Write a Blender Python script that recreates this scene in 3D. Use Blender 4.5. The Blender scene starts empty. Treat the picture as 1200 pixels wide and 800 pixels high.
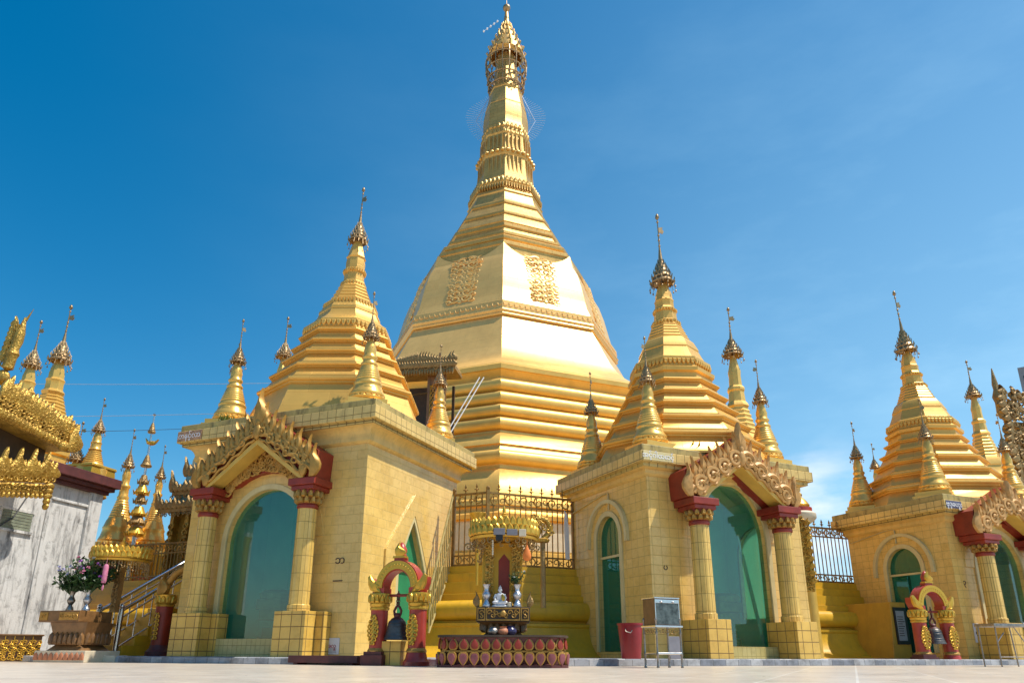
import bpy, bmesh, math, random
import numpy as np
from mathutils import Vector, Matrix, Euler
rnd = random.Random(7)
R = math.radians
PI = math.pi
sc = bpy.context.scene
COL = sc.collection

# ---------------------------------------------------------------- camera, sky, sun, exposure
F_PX, TH, RO, CX, CY, HC = 858.0, R(18.18), .00425, 600.0, 484.3, .17
cam = bpy.data.cameras.new('camera')
cam.sensor_fit = 'HORIZONTAL'; cam.sensor_width = 36.0
cam.lens = 36.0 * F_PX / 1200.0
cam.shift_x = 0.0
cam.shift_y = (CY - 400.0) / 1200.0
cam.clip_start = .02; cam.clip_end = 2000
camo = bpy.data.objects.new('camera', cam); COL.objects.link(camo)
camo.location = (0, 0, HC)
camo.rotation_mode = 'QUATERNION'
camo.rotation_quaternion = (Euler((R(90) + TH, 0, 0)).to_matrix() @ Matrix.Rotation(RO, 3, 'Z')).to_quaternion()
sc.camera = camo

SUN_EL, SUN_AZ = R(61), R(-10)            # azimuth measured from +X towards +Y
SUND = Vector((math.cos(SUN_EL) * math.cos(SUN_AZ), math.cos(SUN_EL) * math.sin(SUN_AZ), math.sin(SUN_EL)))
world = bpy.data.worlds.new('World'); sc.world = world; world.use_nodes = True
wn, wl = world.node_tree.nodes, world.node_tree.links
for n in list(wn): wn.remove(n)
wo = wn.new('ShaderNodeOutputWorld'); wb = wn.new('ShaderNodeBackground')
sky = wn.new('ShaderNodeTexSky'); sky.sky_type = 'NISHITA'; sky.sun_disc = False
sky.sun_elevation = SUN_EL; sky.sun_rotation = R(90) - SUN_AZ
sky.air_density = 1.0; sky.dust_density = .6; sky.ozone_density = 2.2; sky.altitude = 0
hsv = wn.new('ShaderNodeHueSaturation'); hsv.inputs['Hue'].default_value = .488; hsv.inputs['Saturation'].default_value = 1.48; hsv.inputs['Value'].default_value = 1.03
wl.new(sky.outputs[0], hsv.inputs['Color'])
# thin high cloud, mostly low down on the right
tc = wn.new('ShaderNodeTexCoord'); mp = wn.new('ShaderNodeMapping'); mp.inputs['Scale'].default_value = (1.1, 1.1, 3.2)
ns = wn.new('ShaderNodeTexNoise'); ns.inputs['Scale'].default_value = 1.7; ns.inputs['Detail'].default_value = 7; ns.inputs['Roughness'].default_value = .6
cr = wn.new('ShaderNodeValToRGB'); cr.color_ramp.elements[0].position = .47; cr.color_ramp.elements[1].position = .80
sx = wn.new('ShaderNodeSeparateXYZ')
m1 = wn.new('ShaderNodeMapRange'); m1.inputs['From Min'].default_value = -.55; m1.interpolation_type = 'SMOOTHSTEP'; m1.inputs['From Max'].default_value = .75
m2 = wn.new('ShaderNodeMapRange'); m2.inputs['From Min'].default_value = .95; m2.inputs['From Max'].default_value = .0
mm = wn.new('ShaderNodeMath'); mm.operation = 'MULTIPLY'; mm2 = wn.new('ShaderNodeMath'); mm2.operation = 'MULTIPLY'
mm3 = wn.new('ShaderNodeMath'); mm3.operation = 'MULTIPLY_ADD'; mm3.inputs[1].default_value = .55; mm3.inputs[2].default_value = .62
mix = wn.new('ShaderNodeMix'); mix.data_type = 'RGBA'; mix.inputs[7].default_value = (4.0, 6.5, 8.3, 1)
wl.new(tc.outputs['Generated'], mp.inputs[0]); wl.new(mp.outputs[0], ns.inputs['Vector']); wl.new(ns.outputs['Fac'], cr.inputs[0])
wl.new(tc.outputs['Generated'], sx.inputs[0]); wl.new(sx.outputs[0], m1.inputs[0]); wl.new(sx.outputs[2], m2.inputs[0])
wl.new(m1.outputs[0], mm.inputs[0]); wl.new(m2.outputs[0], mm.inputs[1]); wl.new(cr.outputs[0], mm3.inputs[0]); wl.new(mm.outputs[0], mm2.inputs[0]); wl.new(mm3.outputs[0], mm2.inputs[1])
wl.new(mm2.outputs[0], mix.inputs[0]); wl.new(hsv.outputs[0], mix.inputs[6])
# one small white cloud low in the gap beside the far right hall
vd = wn.new('ShaderNodeVectorMath'); vd.operation = 'DISTANCE'; _ca = math.atan2(365, 903); vd.inputs[1].default_value = (math.sin(_ca) * .978, math.cos(_ca) * .978, .165)
wl.new(tc.outputs['Generated'], vd.inputs[0])
c1 = wn.new('ShaderNodeMapRange'); c1.interpolation_type = 'SMOOTHSTEP'; c1.inputs['From Min'].default_value = .12; c1.inputs['From Max'].default_value = .02
n2 = wn.new('ShaderNodeTexNoise'); n2.inputs['Scale'].default_value = 9; n2.inputs['Detail'].default_value = 8; wl.new(mp.outputs[0], n2.inputs['Vector'])
c2 = wn.new('ShaderNodeMath'); c2.operation = 'MULTIPLY'; wl.new(vd.outputs['Value'], c1.inputs[0]); wl.new(c1.outputs[0], c2.inputs[0])
c3 = wn.new('ShaderNodeMapRange'); c3.inputs['From Min'].default_value = .38; c3.inputs['From Max'].default_value = .62; c3.inputs['To Max'].default_value = .65; wl.new(n2.outputs['Fac'], c3.inputs[0]); wl.new(c3.outputs[0], c2.inputs[1])
mix2 = wn.new('ShaderNodeMix'); mix2.data_type = 'RGBA'; mix2.inputs[7].default_value = (8.2, 8.3, 8.6, 1); wl.new(c2.outputs[0], mix2.inputs[0]); wl.new(mix.outputs[2], mix2.inputs[6])
wl.new(mix2.outputs[2], wb.inputs[0]); wb.inputs[1].default_value = .109
wl.new(wb.outputs[0], wo.inputs[0])
sl = bpy.data.lights.new('sun', 'SUN'); sl.energy = 4.1; sl.angle = R(.55); sl.color = (1.0, .94, .83)
so = bpy.data.objects.new('sun', sl); COL.objects.link(so); so.rotation_mode = 'QUATERNION'
so.rotation_quaternion = SUND.to_track_quat('Z', 'Y'); so.location = (30, -10, 60)
vs = sc.view_settings; sc.display_settings.display_device = 'sRGB'
vs.view_transform = 'Standard'; vs.look = 'None'; vs.gamma = 1; vs.use_curve_mapping = False
vs.exposure = .40

# ---------------------------------------------------------------- survey helpers: sight line through a point of the photo, met at a known distance
_c, _s = math.cos(RO), math.sin(RO)
def ray(px, py):
    a, b = px - CX, py - CY
    u = (_c * a + _s * b) / F_PX; v = (-_s * a + _c * b) / F_PX
    return Vector((u, math.cos(TH) + math.sin(TH) * v, math.sin(TH) - math.cos(TH) * v))
def P(px, py, Y):
    r = ray(px, py); r = r * (Y / r.y); return Vector((r.x, r.y, r.z + HC))
def G(px, Y):                                  # ground point under an image column at distance Y
    return Vector((P(px, 760, Y).x, Y, 0))
def Zat(py, Y, px=600): return P(px, py, Y).z

# ---------------------------------------------------------------- materials
MATS = {}
def mk(name):
    m = bpy.data.materials.new(name); m.use_nodes = True; MATS[name] = m
    n, l = m.node_tree.nodes, m.node_tree.links
    return m, n, l, n['Principled BSDF']
def noise(n, l, scale, detail=5, rough=.6, coord='Object', vec=None, dist=0):
    t = n.new('ShaderNodeTexNoise'); t.inputs['Scale'].default_value = scale; t.inputs['Detail'].default_value = detail
    t.inputs['Roughness'].default_value = rough; t.inputs['Distortion'].default_value = dist
    if vec is None:
        c = n.new('ShaderNodeTexCoord'); l.new(c.outputs[coord], t.inputs['Vector'])
    else: l.new(vec, t.inputs['Vector'])
    return t
def ramp(n, l, src, stops):
    r = n.new('ShaderNodeValToRGB'); e = r.color_ramp.elements
    while len(e) < len(stops): e.new(.5)
    for i, (p, c) in enumerate(stops):
        e[i].position = p; e[i].color = c if len(c) == 4 else (*c, 1)
    l.new(src, r.inputs[0]); return r
def mixc(n, l, fac, a, b, mode='MIX'):
    m = n.new('ShaderNodeMix'); m.data_type = 'RGBA'; m.blend_type = mode
    for i, x in ((0, fac), (6, a), (7, b)):
        if isinstance(x, (int, float)): m.inputs[i].default_value = x
        elif isinstance(x, tuple): m.inputs[i].default_value = (*x, 1) if len(x) == 3 else x
        else: l.new(x, m.inputs[i])
    return m.outputs[2]
def bump(n, l, h, b, strength=.3, dist=.01, prev=None):
    k = n.new('ShaderNodeBump'); k.inputs['Strength'].default_value = strength; k.inputs['Distance'].default_value = dist
    l.new(h, k.inputs['Height'])
    if prev is not None: l.new(prev, k.inputs['Normal'])
    l.new(k.outputs[0], b.inputs['Normal']); return k.outputs[0]
def sc3(c, k): return tuple(min(1, x * k) for x in c)
def paint(name, col, rough=.5, metal=0.0, var=.18, nscale=6, bscale=60, bstr=.15, dirt=0.0, dirtcol=(.08, .06, .04)):
    m, n, l, b = mk(name)
    t = noise(n, l, nscale, 6, .65)
    r = ramp(n, l, t.outputs['Fac'], [(.3, sc3(col, 1 - var)), (.7, sc3(col, 1 + var))])
    c = r.outputs[0]
    if dirt:
        cc = n.new('ShaderNodeTexCoord'); mp_ = n.new('ShaderNodeMapping'); mp_.inputs['Scale'].default_value = (3, 3, .7)
        l.new(cc.outputs['Object'], mp_.inputs[0])
        d = noise(n, l, 2.6, 8, .7, vec=mp_.outputs[0]); dr = ramp(n, l, d.outputs['Fac'], [(.5, (0, 0, 0)), (.72, (dirt,) * 3)])
        c = mixc(n, l, dr.outputs[0], c, dirtcol)
    l.new(c, b.inputs['Base Color'])
    b.inputs['Metallic'].default_value = metal
    t2 = noise(n, l, nscale * 2.3, 4)
    rr = n.new('ShaderNodeMapRange'); rr.inputs['To Min'].default_value = rough * .8; rr.inputs['To Max'].default_value = min(1, rough * 1.25)
    l.new(t2.outputs['Fac'], rr.inputs[0]); l.new(rr.outputs[0], b.inputs['Roughness'])
    if bstr:
        t3 = noise(n, l, bscale, 4); bump(n, l, t3.outputs['Fac'], b, bstr, .01)
    return m
def gold(name, col, rough, metal, plate=None, var=.14, bstr=.12, bscale=9, wear=.0):
    """gilded surface: laid in plates, slightly uneven, with tarnished patches"""
    m, n, l, b = mk(name)
    t = noise(n, l, 1.6, 8, .65)
    r = ramp(n, l, t.outputs['Fac'], [(.28, sc3(col, 1 - var)), (.72, sc3(col, 1 + var * .7))]); c = r.outputs[0]
    prev = None
    if plate:
        uv = n.new('ShaderNodeUVMap'); uv.uv_map = 'uv'
        br = n.new('ShaderNodeTexBrick'); br.inputs['Scale'].default_value = 1; br.inputs['Brick Width'].default_value = plate[0]
        br.inputs['Row Height'].default_value = plate[1]; br.inputs['Mortar Size'].default_value = plate[2]; br.inputs['Mortar Smooth'].default_value = .3
        br.inputs['Color1'].default_value = (1, 1, 1, 1); br.inputs['Color2'].default_value = (.93, .91, .88, 1); br.inputs['Mortar'].default_value = (.74, .68, .58, 1)
        l.new(uv.outputs[0], br.inputs['Vector']); c = mixc(n, l, 1.0, c, br.outputs['Color'], 'MULTIPLY')
    if wear:
        d = noise(n, l, 3.4, 9, .75, dist=.4); dr = ramp(n, l, d.outputs['Fac'], [(.54, (0, 0, 0)), (.75, (wear,) * 3)])
        c = mixc(n, l, dr.outputs[0], c, (.16, .11, .035))
    l.new(c, b.inputs['Base Color']); b.inputs['Metallic'].default_value = metal
    t2 = noise(n, l, 5, 6); rr = n.new('ShaderNodeMapRange'); rr.inputs['To Min'].default_value = rough * .78; rr.inputs['To Max'].default_value = rough * 1.25
    l.new(t2.outputs['Fac'], rr.inputs[0]); l.new(rr.outputs[0], b.inputs['Roughness'])
    t3 = noise(n, l, bscale, 5, .6)
    if plate:
        inv = n.new('ShaderNodeMath'); inv.operation = 'SUBTRACT'; inv.inputs[0].default_value = 1; l.new(br.outputs['Fac'], inv.inputs[1])
        prev = bump(n, l, inv.outputs[0], b, .35, .006)
    bump(n, l, t3.outputs['Fac'], b, bstr, .02, prev)
    return m
def carved(name, col, col2, rough=.42, metal=.5, scale=26, depth=.02, strength=.9):
    m, n, l, b = mk(name)
    c = n.new('ShaderNodeTexCoord')
    w = noise(n, l, scale * .35, 3, vec=c.outputs['Object'], dist=1.2)
    v = n.new('ShaderNodeTexVoronoi'); v.feature = 'SMOOTH_F1'; v.inputs['Scale'].default_value = scale
    vm = n.new('ShaderNodeVectorMath'); vm.operation = 'MULTIPLY_ADD'; l.new(w.outputs['Color'], vm.inputs[0]); vm.inputs[1].default_value = (.09, .09, .09); l.new(c.outputs['Object'], vm.inputs[2])
    l.new(vm.outputs[0], v.inputs['Vector'])
    t = noise(n, l, 5, 6); r = ramp(n, l, t.outputs['Fac'], [(.3, col2), (.65, col)])
    l.new(r.outputs[0], b.inputs['Base Color']); b.inputs['Metallic'].default_value = metal; b.inputs['Roughness'].default_value = rough
    inv = n.new('ShaderNodeMath'); inv.operation = 'SUBTRACT'; inv.inputs[0].default_value = 1; l.new(v.outputs['Distance'], inv.inputs[1])
    bump(n, l, inv.outputs[0], b, strength, depth)
    return m
def tile(name, c1, c2, grout, w, h, g=.006, offset=0.0, rough=.3, stain=.35, staincol=(.22, .16, .06), big=.9):
    m, n, l, b = mk(name)
    uv = n.new('ShaderNodeUVMap'); uv.uv_map = 'uv'
    br = n.new('ShaderNodeTexBrick'); br.offset = offset; br.inputs['Scale'].default_value = 1
    br.inputs['Brick Width'].default_value = w; br.inputs['Row Height'].default_value = h
    br.inputs['Mortar Size'].default_value = g; br.inputs['Mortar Smooth'].default_value = .25; br.inputs['Bias'].default_value = -.1
    br.inputs['Color1'].default_value = (*c1, 1); br.inputs['Color2'].default_value = (*c2, 1); br.inputs['Mortar'].default_value = (*grout, 1)
    l.new(uv.outputs[0], br.inputs['Vector'])
    c = br.outputs['Color']
    t = noise(n, l, big, 7, .65); r = ramp(n, l, t.outputs['Fac'], [(.3, (.80, .78, .72)), (.65, (1.06, 1.05, 1.0))])
    c = mixc(n, l, 1.0, c, r.outputs[0], 'MULTIPLY')
    tb = noise(n, l, 7.5, 8, .75); rb = ramp(n, l, tb.outputs['Fac'], [(.34, (.80, .76, .68)), (.52, (1.0, 1.0, 1.0))]); c = mixc(n, l, .7, c, rb.outputs[0], 'MULTIPLY')
    if stain:
        cc = n.new('ShaderNodeTexCoord'); mp_ = n.new('ShaderNodeMapping'); mp_.inputs['Scale'].default_value = (4, 4, .55)
        l.new(cc.outputs['Object'], mp_.inputs[0])
        d = noise(n, l, 2.2, 9, .72, vec=mp_.outputs[0]); dr = ramp(n, l, d.outputs['Fac'], [(.56, (0, 0, 0)), (.80, (stain,) * 3)])
        c = mixc(n, l, dr.outputs[0], c, staincol)
    l.new(c, b.inputs['Base Color'])
    mr = n.new('ShaderNodeMapRange'); mr.inputs['To Min'].default_value = rough; mr.inputs['To Max'].default_value = .8
    l.new(br.outputs['Fac'], mr.inputs[0]); l.new(mr.outputs[0], b.inputs['Roughness'])
    inv = n.new('ShaderNodeMath'); inv.operation = 'SUBTRACT'; inv.inputs[0].default_value = 1; l.new(br.outputs['Fac'], inv.inputs[1])
    pv = bump(n, l, inv.outputs[0], b, .5, .004)
    t3 = noise(n, l, 3.5, 3); bump(n, l, t3.outputs['Fac'], b, .10, .03, pv)
    return m
def glass(name, tint, refl=.12, rough=.02, opac=.35, opcol=(.02, .12, .09)):
    m, n, l, b = mk(name)
    out = n['Material Output']; n.remove(b)
    tr = n.new('ShaderNodeBsdfTransparent'); tr.inputs[0].default_value = (*tint, 1)
    df = n.new('ShaderNodeBsdfDiffuse'); df.inputs[0].default_value = (*opcol, 1)
    gl = n.new('ShaderNodeBsdfGlossy'); gl.inputs['Roughness'].default_value = rough; gl.inputs[0].default_value = (.9, 1, .97, 1)
    fr = n.new('ShaderNodeFresnel'); fr.inputs['IOR'].default_value = 1.5
    ad = n.new('ShaderNodeMath'); ad.operation = 'ADD'; ad.inputs[1].default_value = refl; ad.use_clamp = True; l.new(fr.outputs[0], ad.inputs[0])
    a = n.new('ShaderNodeMixShader'); a.inputs[0].default_value = opac; l.new(tr.outputs[0], a.inputs[1]); l.new(df.outputs[0], a.inputs[2])
    ge = n.new('ShaderNodeNewGeometry'); iv = n.new('ShaderNodeMath'); iv.operation = 'SUBTRACT'; iv.inputs[0].default_value = 1; l.new(ge.outputs['Backfacing'], iv.inputs[1])
    ml = n.new('ShaderNodeMath'); ml.operation = 'MULTIPLY'; l.new(ad.outputs[0], ml.inputs[0]); l.new(iv.outputs[0], ml.inputs[1])
    q = n.new('ShaderNodeMixShader'); l.new(ml.outputs[0], q.inputs[0]); l.new(a.outputs[0], q.inputs[1]); l.new(gl.outputs[0], q.inputs[2])
    l.new(q.outputs[0], out.inputs[0]); return m

GST = gold('gilded_plates', (.93, .56, .175), .36, .36, (1.5, .55, .006), .12, .06, 2.5, wear=.10)
GSM = gold('gilded_smooth', (.88, .53, .13), .44, .50, None, .14, .25, 6, wear=.14)
GSH = gold('gilded_shaft', (.68, .41, .115), .42, .55, (.5, .3, .014), .20, .15, 6)
GSP = gold('gold_painted_masonry', (.80, .455, .10), .40, .38, (.9, .34, .004), .10, .10, 6, wear=.16)
GLF = gold('gold_leaf', (.84, .49, .11), .31, .48, None, .12, .22, 9, wear=.12)
GYL = gold('yellow_gold_leaf', (.66, .385, .05), .36, .6, None, .15, .2, 8)
GCV = carved('carved_gold', (.58, .35, .065), (.30, .16, .025), .40, .55)
GCB = carved('carved_bronze_gold', (.40, .26, .10), (.24, .14, .05), .5, .55, 30, .015)
GPT = paint('gold_ornament_paint', (.44, .24, .05), .45, .35, .25, 9, 50, .25)
GPP = paint('pale_gold_ornament_paint', (.53, .285, .085), .5, .12, .25, 9, 50, .25)
HTI = paint('tarnished_brass', (.37, .245, .12), .42, .75, .35, 14, 60, .3)
IRO = paint('gold_brown_iron', (.30, .17, .05), .45, .55, .3, 8, 60, .2)
PLN = paint('ochre_paint', (.62, .345, .014), .42, 0, .12, 2.2, 30, .12, dirt=.30, dirtcol=(.20, .12, .02))
ORG = paint('orange_ochre_paint', (.56, .30, .03), .5, 0, .12, 2.5, 30, .12, dirt=.25, dirtcol=(.2, .1, .02))
PAR = paint('weathered_ochre_parapet', (.46, .34, .11), .6, 0, .2, 4, 35, .2, dirt=.95, dirtcol=(.085, .065, .025))
TIL = tile('yellow_wall_tile', (.85, .575, .185), (.80, .525, .155), (.60, .41, .125), .305, .17, .0045, .5, .24, .16)
TIM = tile('yellow_grid_tile', (.85, .575, .185), (.79, .515, .15), (.50, .33, .09), .20, .172, .0045, 0, .24, .18)
TLP = tile('yellow_square_tile', (.78, .49, .11), (.66, .40, .08), (.22, .13, .035), .215, .20, .008, 0, .26, .22)
TLC = tile('yellow_column_tile', (.80, .54, .15), (.72, .47, .12), (.36, .23, .06), .082, .30, .006, 0, .28, .22)
TLF = tile('yellow_fascia_tile', (.78, .55, .19), (.72, .49, .155), (.30, .2, .065), .19, .24, .008, 0, .3, .55, (.16, .11, .04))
TLS = tile('yellow_soffit_tile', (.60, .45, .15), (.55, .40, .12), (.16, .10, .03), .19, .12, .010, 0, .4, .5, (.15, .10, .03))
DAD = tile('pale_dado_tile', (.62, .50, .20), (.56, .45, .16), (.40, .30, .10), .105, .15, .005, 0, .3, .15)
TRM = paint('pale_yellow_trim', (.66, .54, .26), .42, 0, .12, 3, 40, .12, dirt=.2, dirtcol=(.3, .2, .07))
VAU = paint('yellow_rake_paint', (.64, .40, .075), .45, 0, .14, 3, 40, .1)
COV = paint('yellow_cove_paint', (.74, .49, .15), .45, 0, .16, 3, 40, .1, dirt=.35, dirtcol=(.25, .17, .06))
RED = paint('dark_red_paint', (.26, .028, .012), .42, 0, .28, 4, 40, .15)
PNK = paint('crimson_paint', (.40, .048, .030), .33, 0, .22, 5, 40, .12)
MPK = paint('dusty_rose_paint', (.27, .075, .085), .5, 0, .35, 8, 40, .2)
MAR = paint('maroon_paint', (.11, .026, .024), .55, 0, .35, 5, 30, .25, dirt=.5, dirtcol=(.03, .02, .02))
WWH = None
TEA = paint('teal_wall_paint', (.18, .58, .44), .5, 0, .12, 2, 30, .1)
TEL = paint('pale_teal_wall_paint', (.46, .80, .66), .5, 0, .12, 2, 30, .1)
DRK = paint('dark_timber', (.06, .035, .018), .5, 0, .3, 6, 40, .2)
BRN = paint('brown_wood', (.20, .10, .035), .4, 0, .3, 7, 50, .25)
BLK = paint('black_plastic', (.012, .012, .014), .4, 0, .2)
STL = paint('polished_steel', (.62, .61, .60), .22, 1.0, .1, 10, 80, .05)
STD = paint('stained_steel', (.30, .27, .24), .38, .9, .4, 12, 60, .3)
BRZ = paint('dark_bronze', (.10, .095, .09), .42, .6, .4, 8, 50, .2)
GRN = paint('green_door_paint', (.03, .24, .10), .35, 0, .2, 2, 30, .1)
RBN = paint('red_plastic', (.27, .014, .020), .35, 0, .2, 4, 60, .1)
GRY = paint('grey_board', (.20, .19, .21), .5, 0, .2, 5)
CRM = paint('cream_plaster', (.66, .56, .40), .5, 0, .12, 4)
CLY = paint('terracotta', (.50, .19, .09), .6, 0, .2, 9)
PUR = paint('dark_blue_glaze', (.035, .03, .085), .25, 0, .6, 25)
WHT = paint('white_glaze', (.72, .71, .72), .3, 0, .1, 6)
SLV = paint('chased_silver', (.55, .56, .60), .28, .85, .35, 30, 90, .5)
ORC = paint('orange_cloth', (.75, .20, .03), .6, 0, .2, 10)
PPR = paint('white_paper', (.70, .68, .66), .7, 0, .06, 6)
INK = paint('dark_ink', (.05, .02, .015), .5, 0, .2)
RIN = paint('red_ink', (.40, .03, .03), .5, 0, .2)
WLT = paint('white_lettering', (.85, .84, .86), .5, 0, .1)
SBL = paint('blue_grey_sign', (.10, .105, .17), .5, 0, .5, 18)
KRB = None
LEF = paint('dark_green_leaf', (.035, .085, .022), .45, 0, .45, 12)
LEY = paint('yellow_green_leaf', (.16, .20, .03), .45, 0, .4, 12)
VIO = paint('violet_petals', (.28, .06, .38), .6, 0, .3, 12)
LIL = paint('pale_lilac_petals', (.42, .40, .58), .6, 0, .3, 12)
ROS = paint('pink_petals', (.62, .20, .32), .6, 0, .3, 12)
CBL = paint('grey_cable', (.35, .37, .40), .6, 0, .1)
CBD = paint('dark_cable', (.05, .05, .055), .6, 0, .1)
GLG = glass('green_glass', (.64, .94, .84), .055, .015, .14, (.10, .30, .24))
GLS = glass('sea_green_door_glass', (.25, .55, .42), .02, .04, .55, (.008, .20, .12))
def mk_frosted():
    m, n, l, b = mk('frosted_teal_glass'); b.inputs['Base Color'].default_value = (.45, .85, .70, 1); b.inputs['Roughness'].default_value = .5; b.inputs['Transmission Weight'].default_value = .0
    out = n['Material Output']; tr = n.new('ShaderNodeBsdfTranslucent'); tr.inputs[0].default_value = (.55, .78, .68, 1); q = n.new('ShaderNodeMixShader'); q.inputs[0].default_value = .75
    l.new(b.outputs[0], q.inputs[1]); l.new(tr.outputs[0], q.inputs[2]); l.new(q.outputs[0], out.inputs[0]); return m
FRG = mk_frosted()
LED = paint('pale_blue_wire', (.45, .55, .75), .4, .2, .15)
CON = paint('grey_concrete', (.22, .225, .24), .6, 0, .15, 1)
ROOFG = paint('blue_green_sheet_roof', (.13, .30, .32), .45, .2, .3, 4)
def mk_weathered():
    m, n, l, b = mk('weathered_whitewash')
    c = n.new('ShaderNodeTexCoord'); mp_ = n.new('ShaderNodeMapping'); mp_.inputs['Scale'].default_value = (2.6, 2.6, .42); l.new(c.outputs['Object'], mp_.inputs[0])
    a = noise(n, l, 1.7, 10, .74, vec=mp_.outputs[0], dist=.3); r = ramp(n, l, a.outputs['Fac'], [(.30, (.05, .05, .05)), (.40, (.28, .27, .26)), (.50, (.62, .60, .57)), (.75, (.76, .74, .71))])
    d = noise(n, l, 5.5, 8, .7); r2 = ramp(n, l, d.outputs['Fac'], [(.32, (.35, .34, .33)), (.46, (1, 1, 1))])
    x = mixc(n, l, .8, r.outputs[0], r2.outputs[0], 'MULTIPLY'); l.new(x, b.inputs['Base Color']); b.inputs['Roughness'].default_value = .8
    bump(n, l, d.outputs['Fac'], b, .4, .03); return m
WWH = mk_weathered()
def mk_marble():
    m, n, l, b = mk('marble_floor_tile')
    c = n.new('ShaderNodeTexCoord'); mp_ = n.new('ShaderNodeMapping'); mp_.inputs['Rotation'].default_value = (0, 0, R(24)); l.new(c.outputs['Object'], mp_.inputs[0])
    br = n.new('ShaderNodeTexBrick'); br.offset = 0; br.inputs['Scale'].default_value = 1; br.inputs['Brick Width'].default_value = .61; br.inputs['Row Height'].default_value = .61
    br.inputs['Mortar Size'].default_value = .010; br.inputs['Color1'].default_value = (.70, .61, .505, 1); br.inputs['Color2'].default_value = (.63, .55, .465, 1); br.inputs['Mortar'].default_value = (.80, .74, .66, 1)
    l.new(mp_.outputs[0], br.inputs['Vector'])
    t = noise(n, l, 1.1, 9, .7, dist=1.5); r = ramp(n, l, t.outputs['Fac'], [(.3, (.78, .75, .72)), (.6, (1.05, 1.04, 1.02)), (.75, (.9, .88, .86))])
    x = mixc(n, l, 1.0, br.outputs['Color'], r.outputs[0], 'MULTIPLY')
    t4 = noise(n, l, 9, 6, .7); r4 = ramp(n, l, t4.outputs['Fac'], [(.35, (.86, .85, .84)), (.6, (1.0, 1.0, 1.0))]); x = mixc(n, l, 1.0, x, r4.outputs[0], 'MULTIPLY')
    l.new(x, b.inputs['Base Color'])
    t2 = noise(n, l, 3, 5); mr = n.new('ShaderNodeMapRange'); mr.inputs['To Min'].default_value = .20; mr.inputs['To Max'].default_value = .42; l.new(t2.outputs['Fac'], mr.inputs[0]); l.new(mr.outputs[0], b.inputs['Roughness'])
    b.inputs['Specular IOR Level'].default_value = .35
    t3 = noise(n, l, 4, 2); bump(n, l, t3.outputs['Fac'], b, .05, .02); return m
MRB = mk_marble()
def mk_kerb():
    m, n, l, b = mk('kerb_marble_tile')
    uv = n.new('ShaderNodeUVMap'); uv.uv_map = 'uv'
    br = n.new('ShaderNodeTexBrick'); br.offset = 0; br.inputs['Scale'].default_value = 1; br.inputs['Brick Width'].default_value = .26; br.inputs['Row Height'].default_value = .4
    br.inputs['Mortar Size'].default_value = .005; br.inputs['Color1'].default_value = (.46, .47, .50, 1); br.inputs['Color2'].default_value = (.20, .22, .27, 1); br.inputs['Mortar'].default_value = (.12, .12, .12, 1); br.inputs['Bias'].default_value = -.05
    l.new(uv.outputs[0], br.inputs['Vector'])
    t = noise(n, l, 2.4, 9, .75); r = ramp(n, l, t.outputs['Fac'], [(.32, (.35, .33, .31)), (.55, (1.1, 1.08, 1.04))]); x = mixc(n, l, 1, br.outputs['Color'], r.outputs[0], 'MULTIPLY')
    l.new(x, b.inputs['Base Color']); b.inputs['Roughness'].default_value = .45; return m
KRB = mk_kerb()

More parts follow.
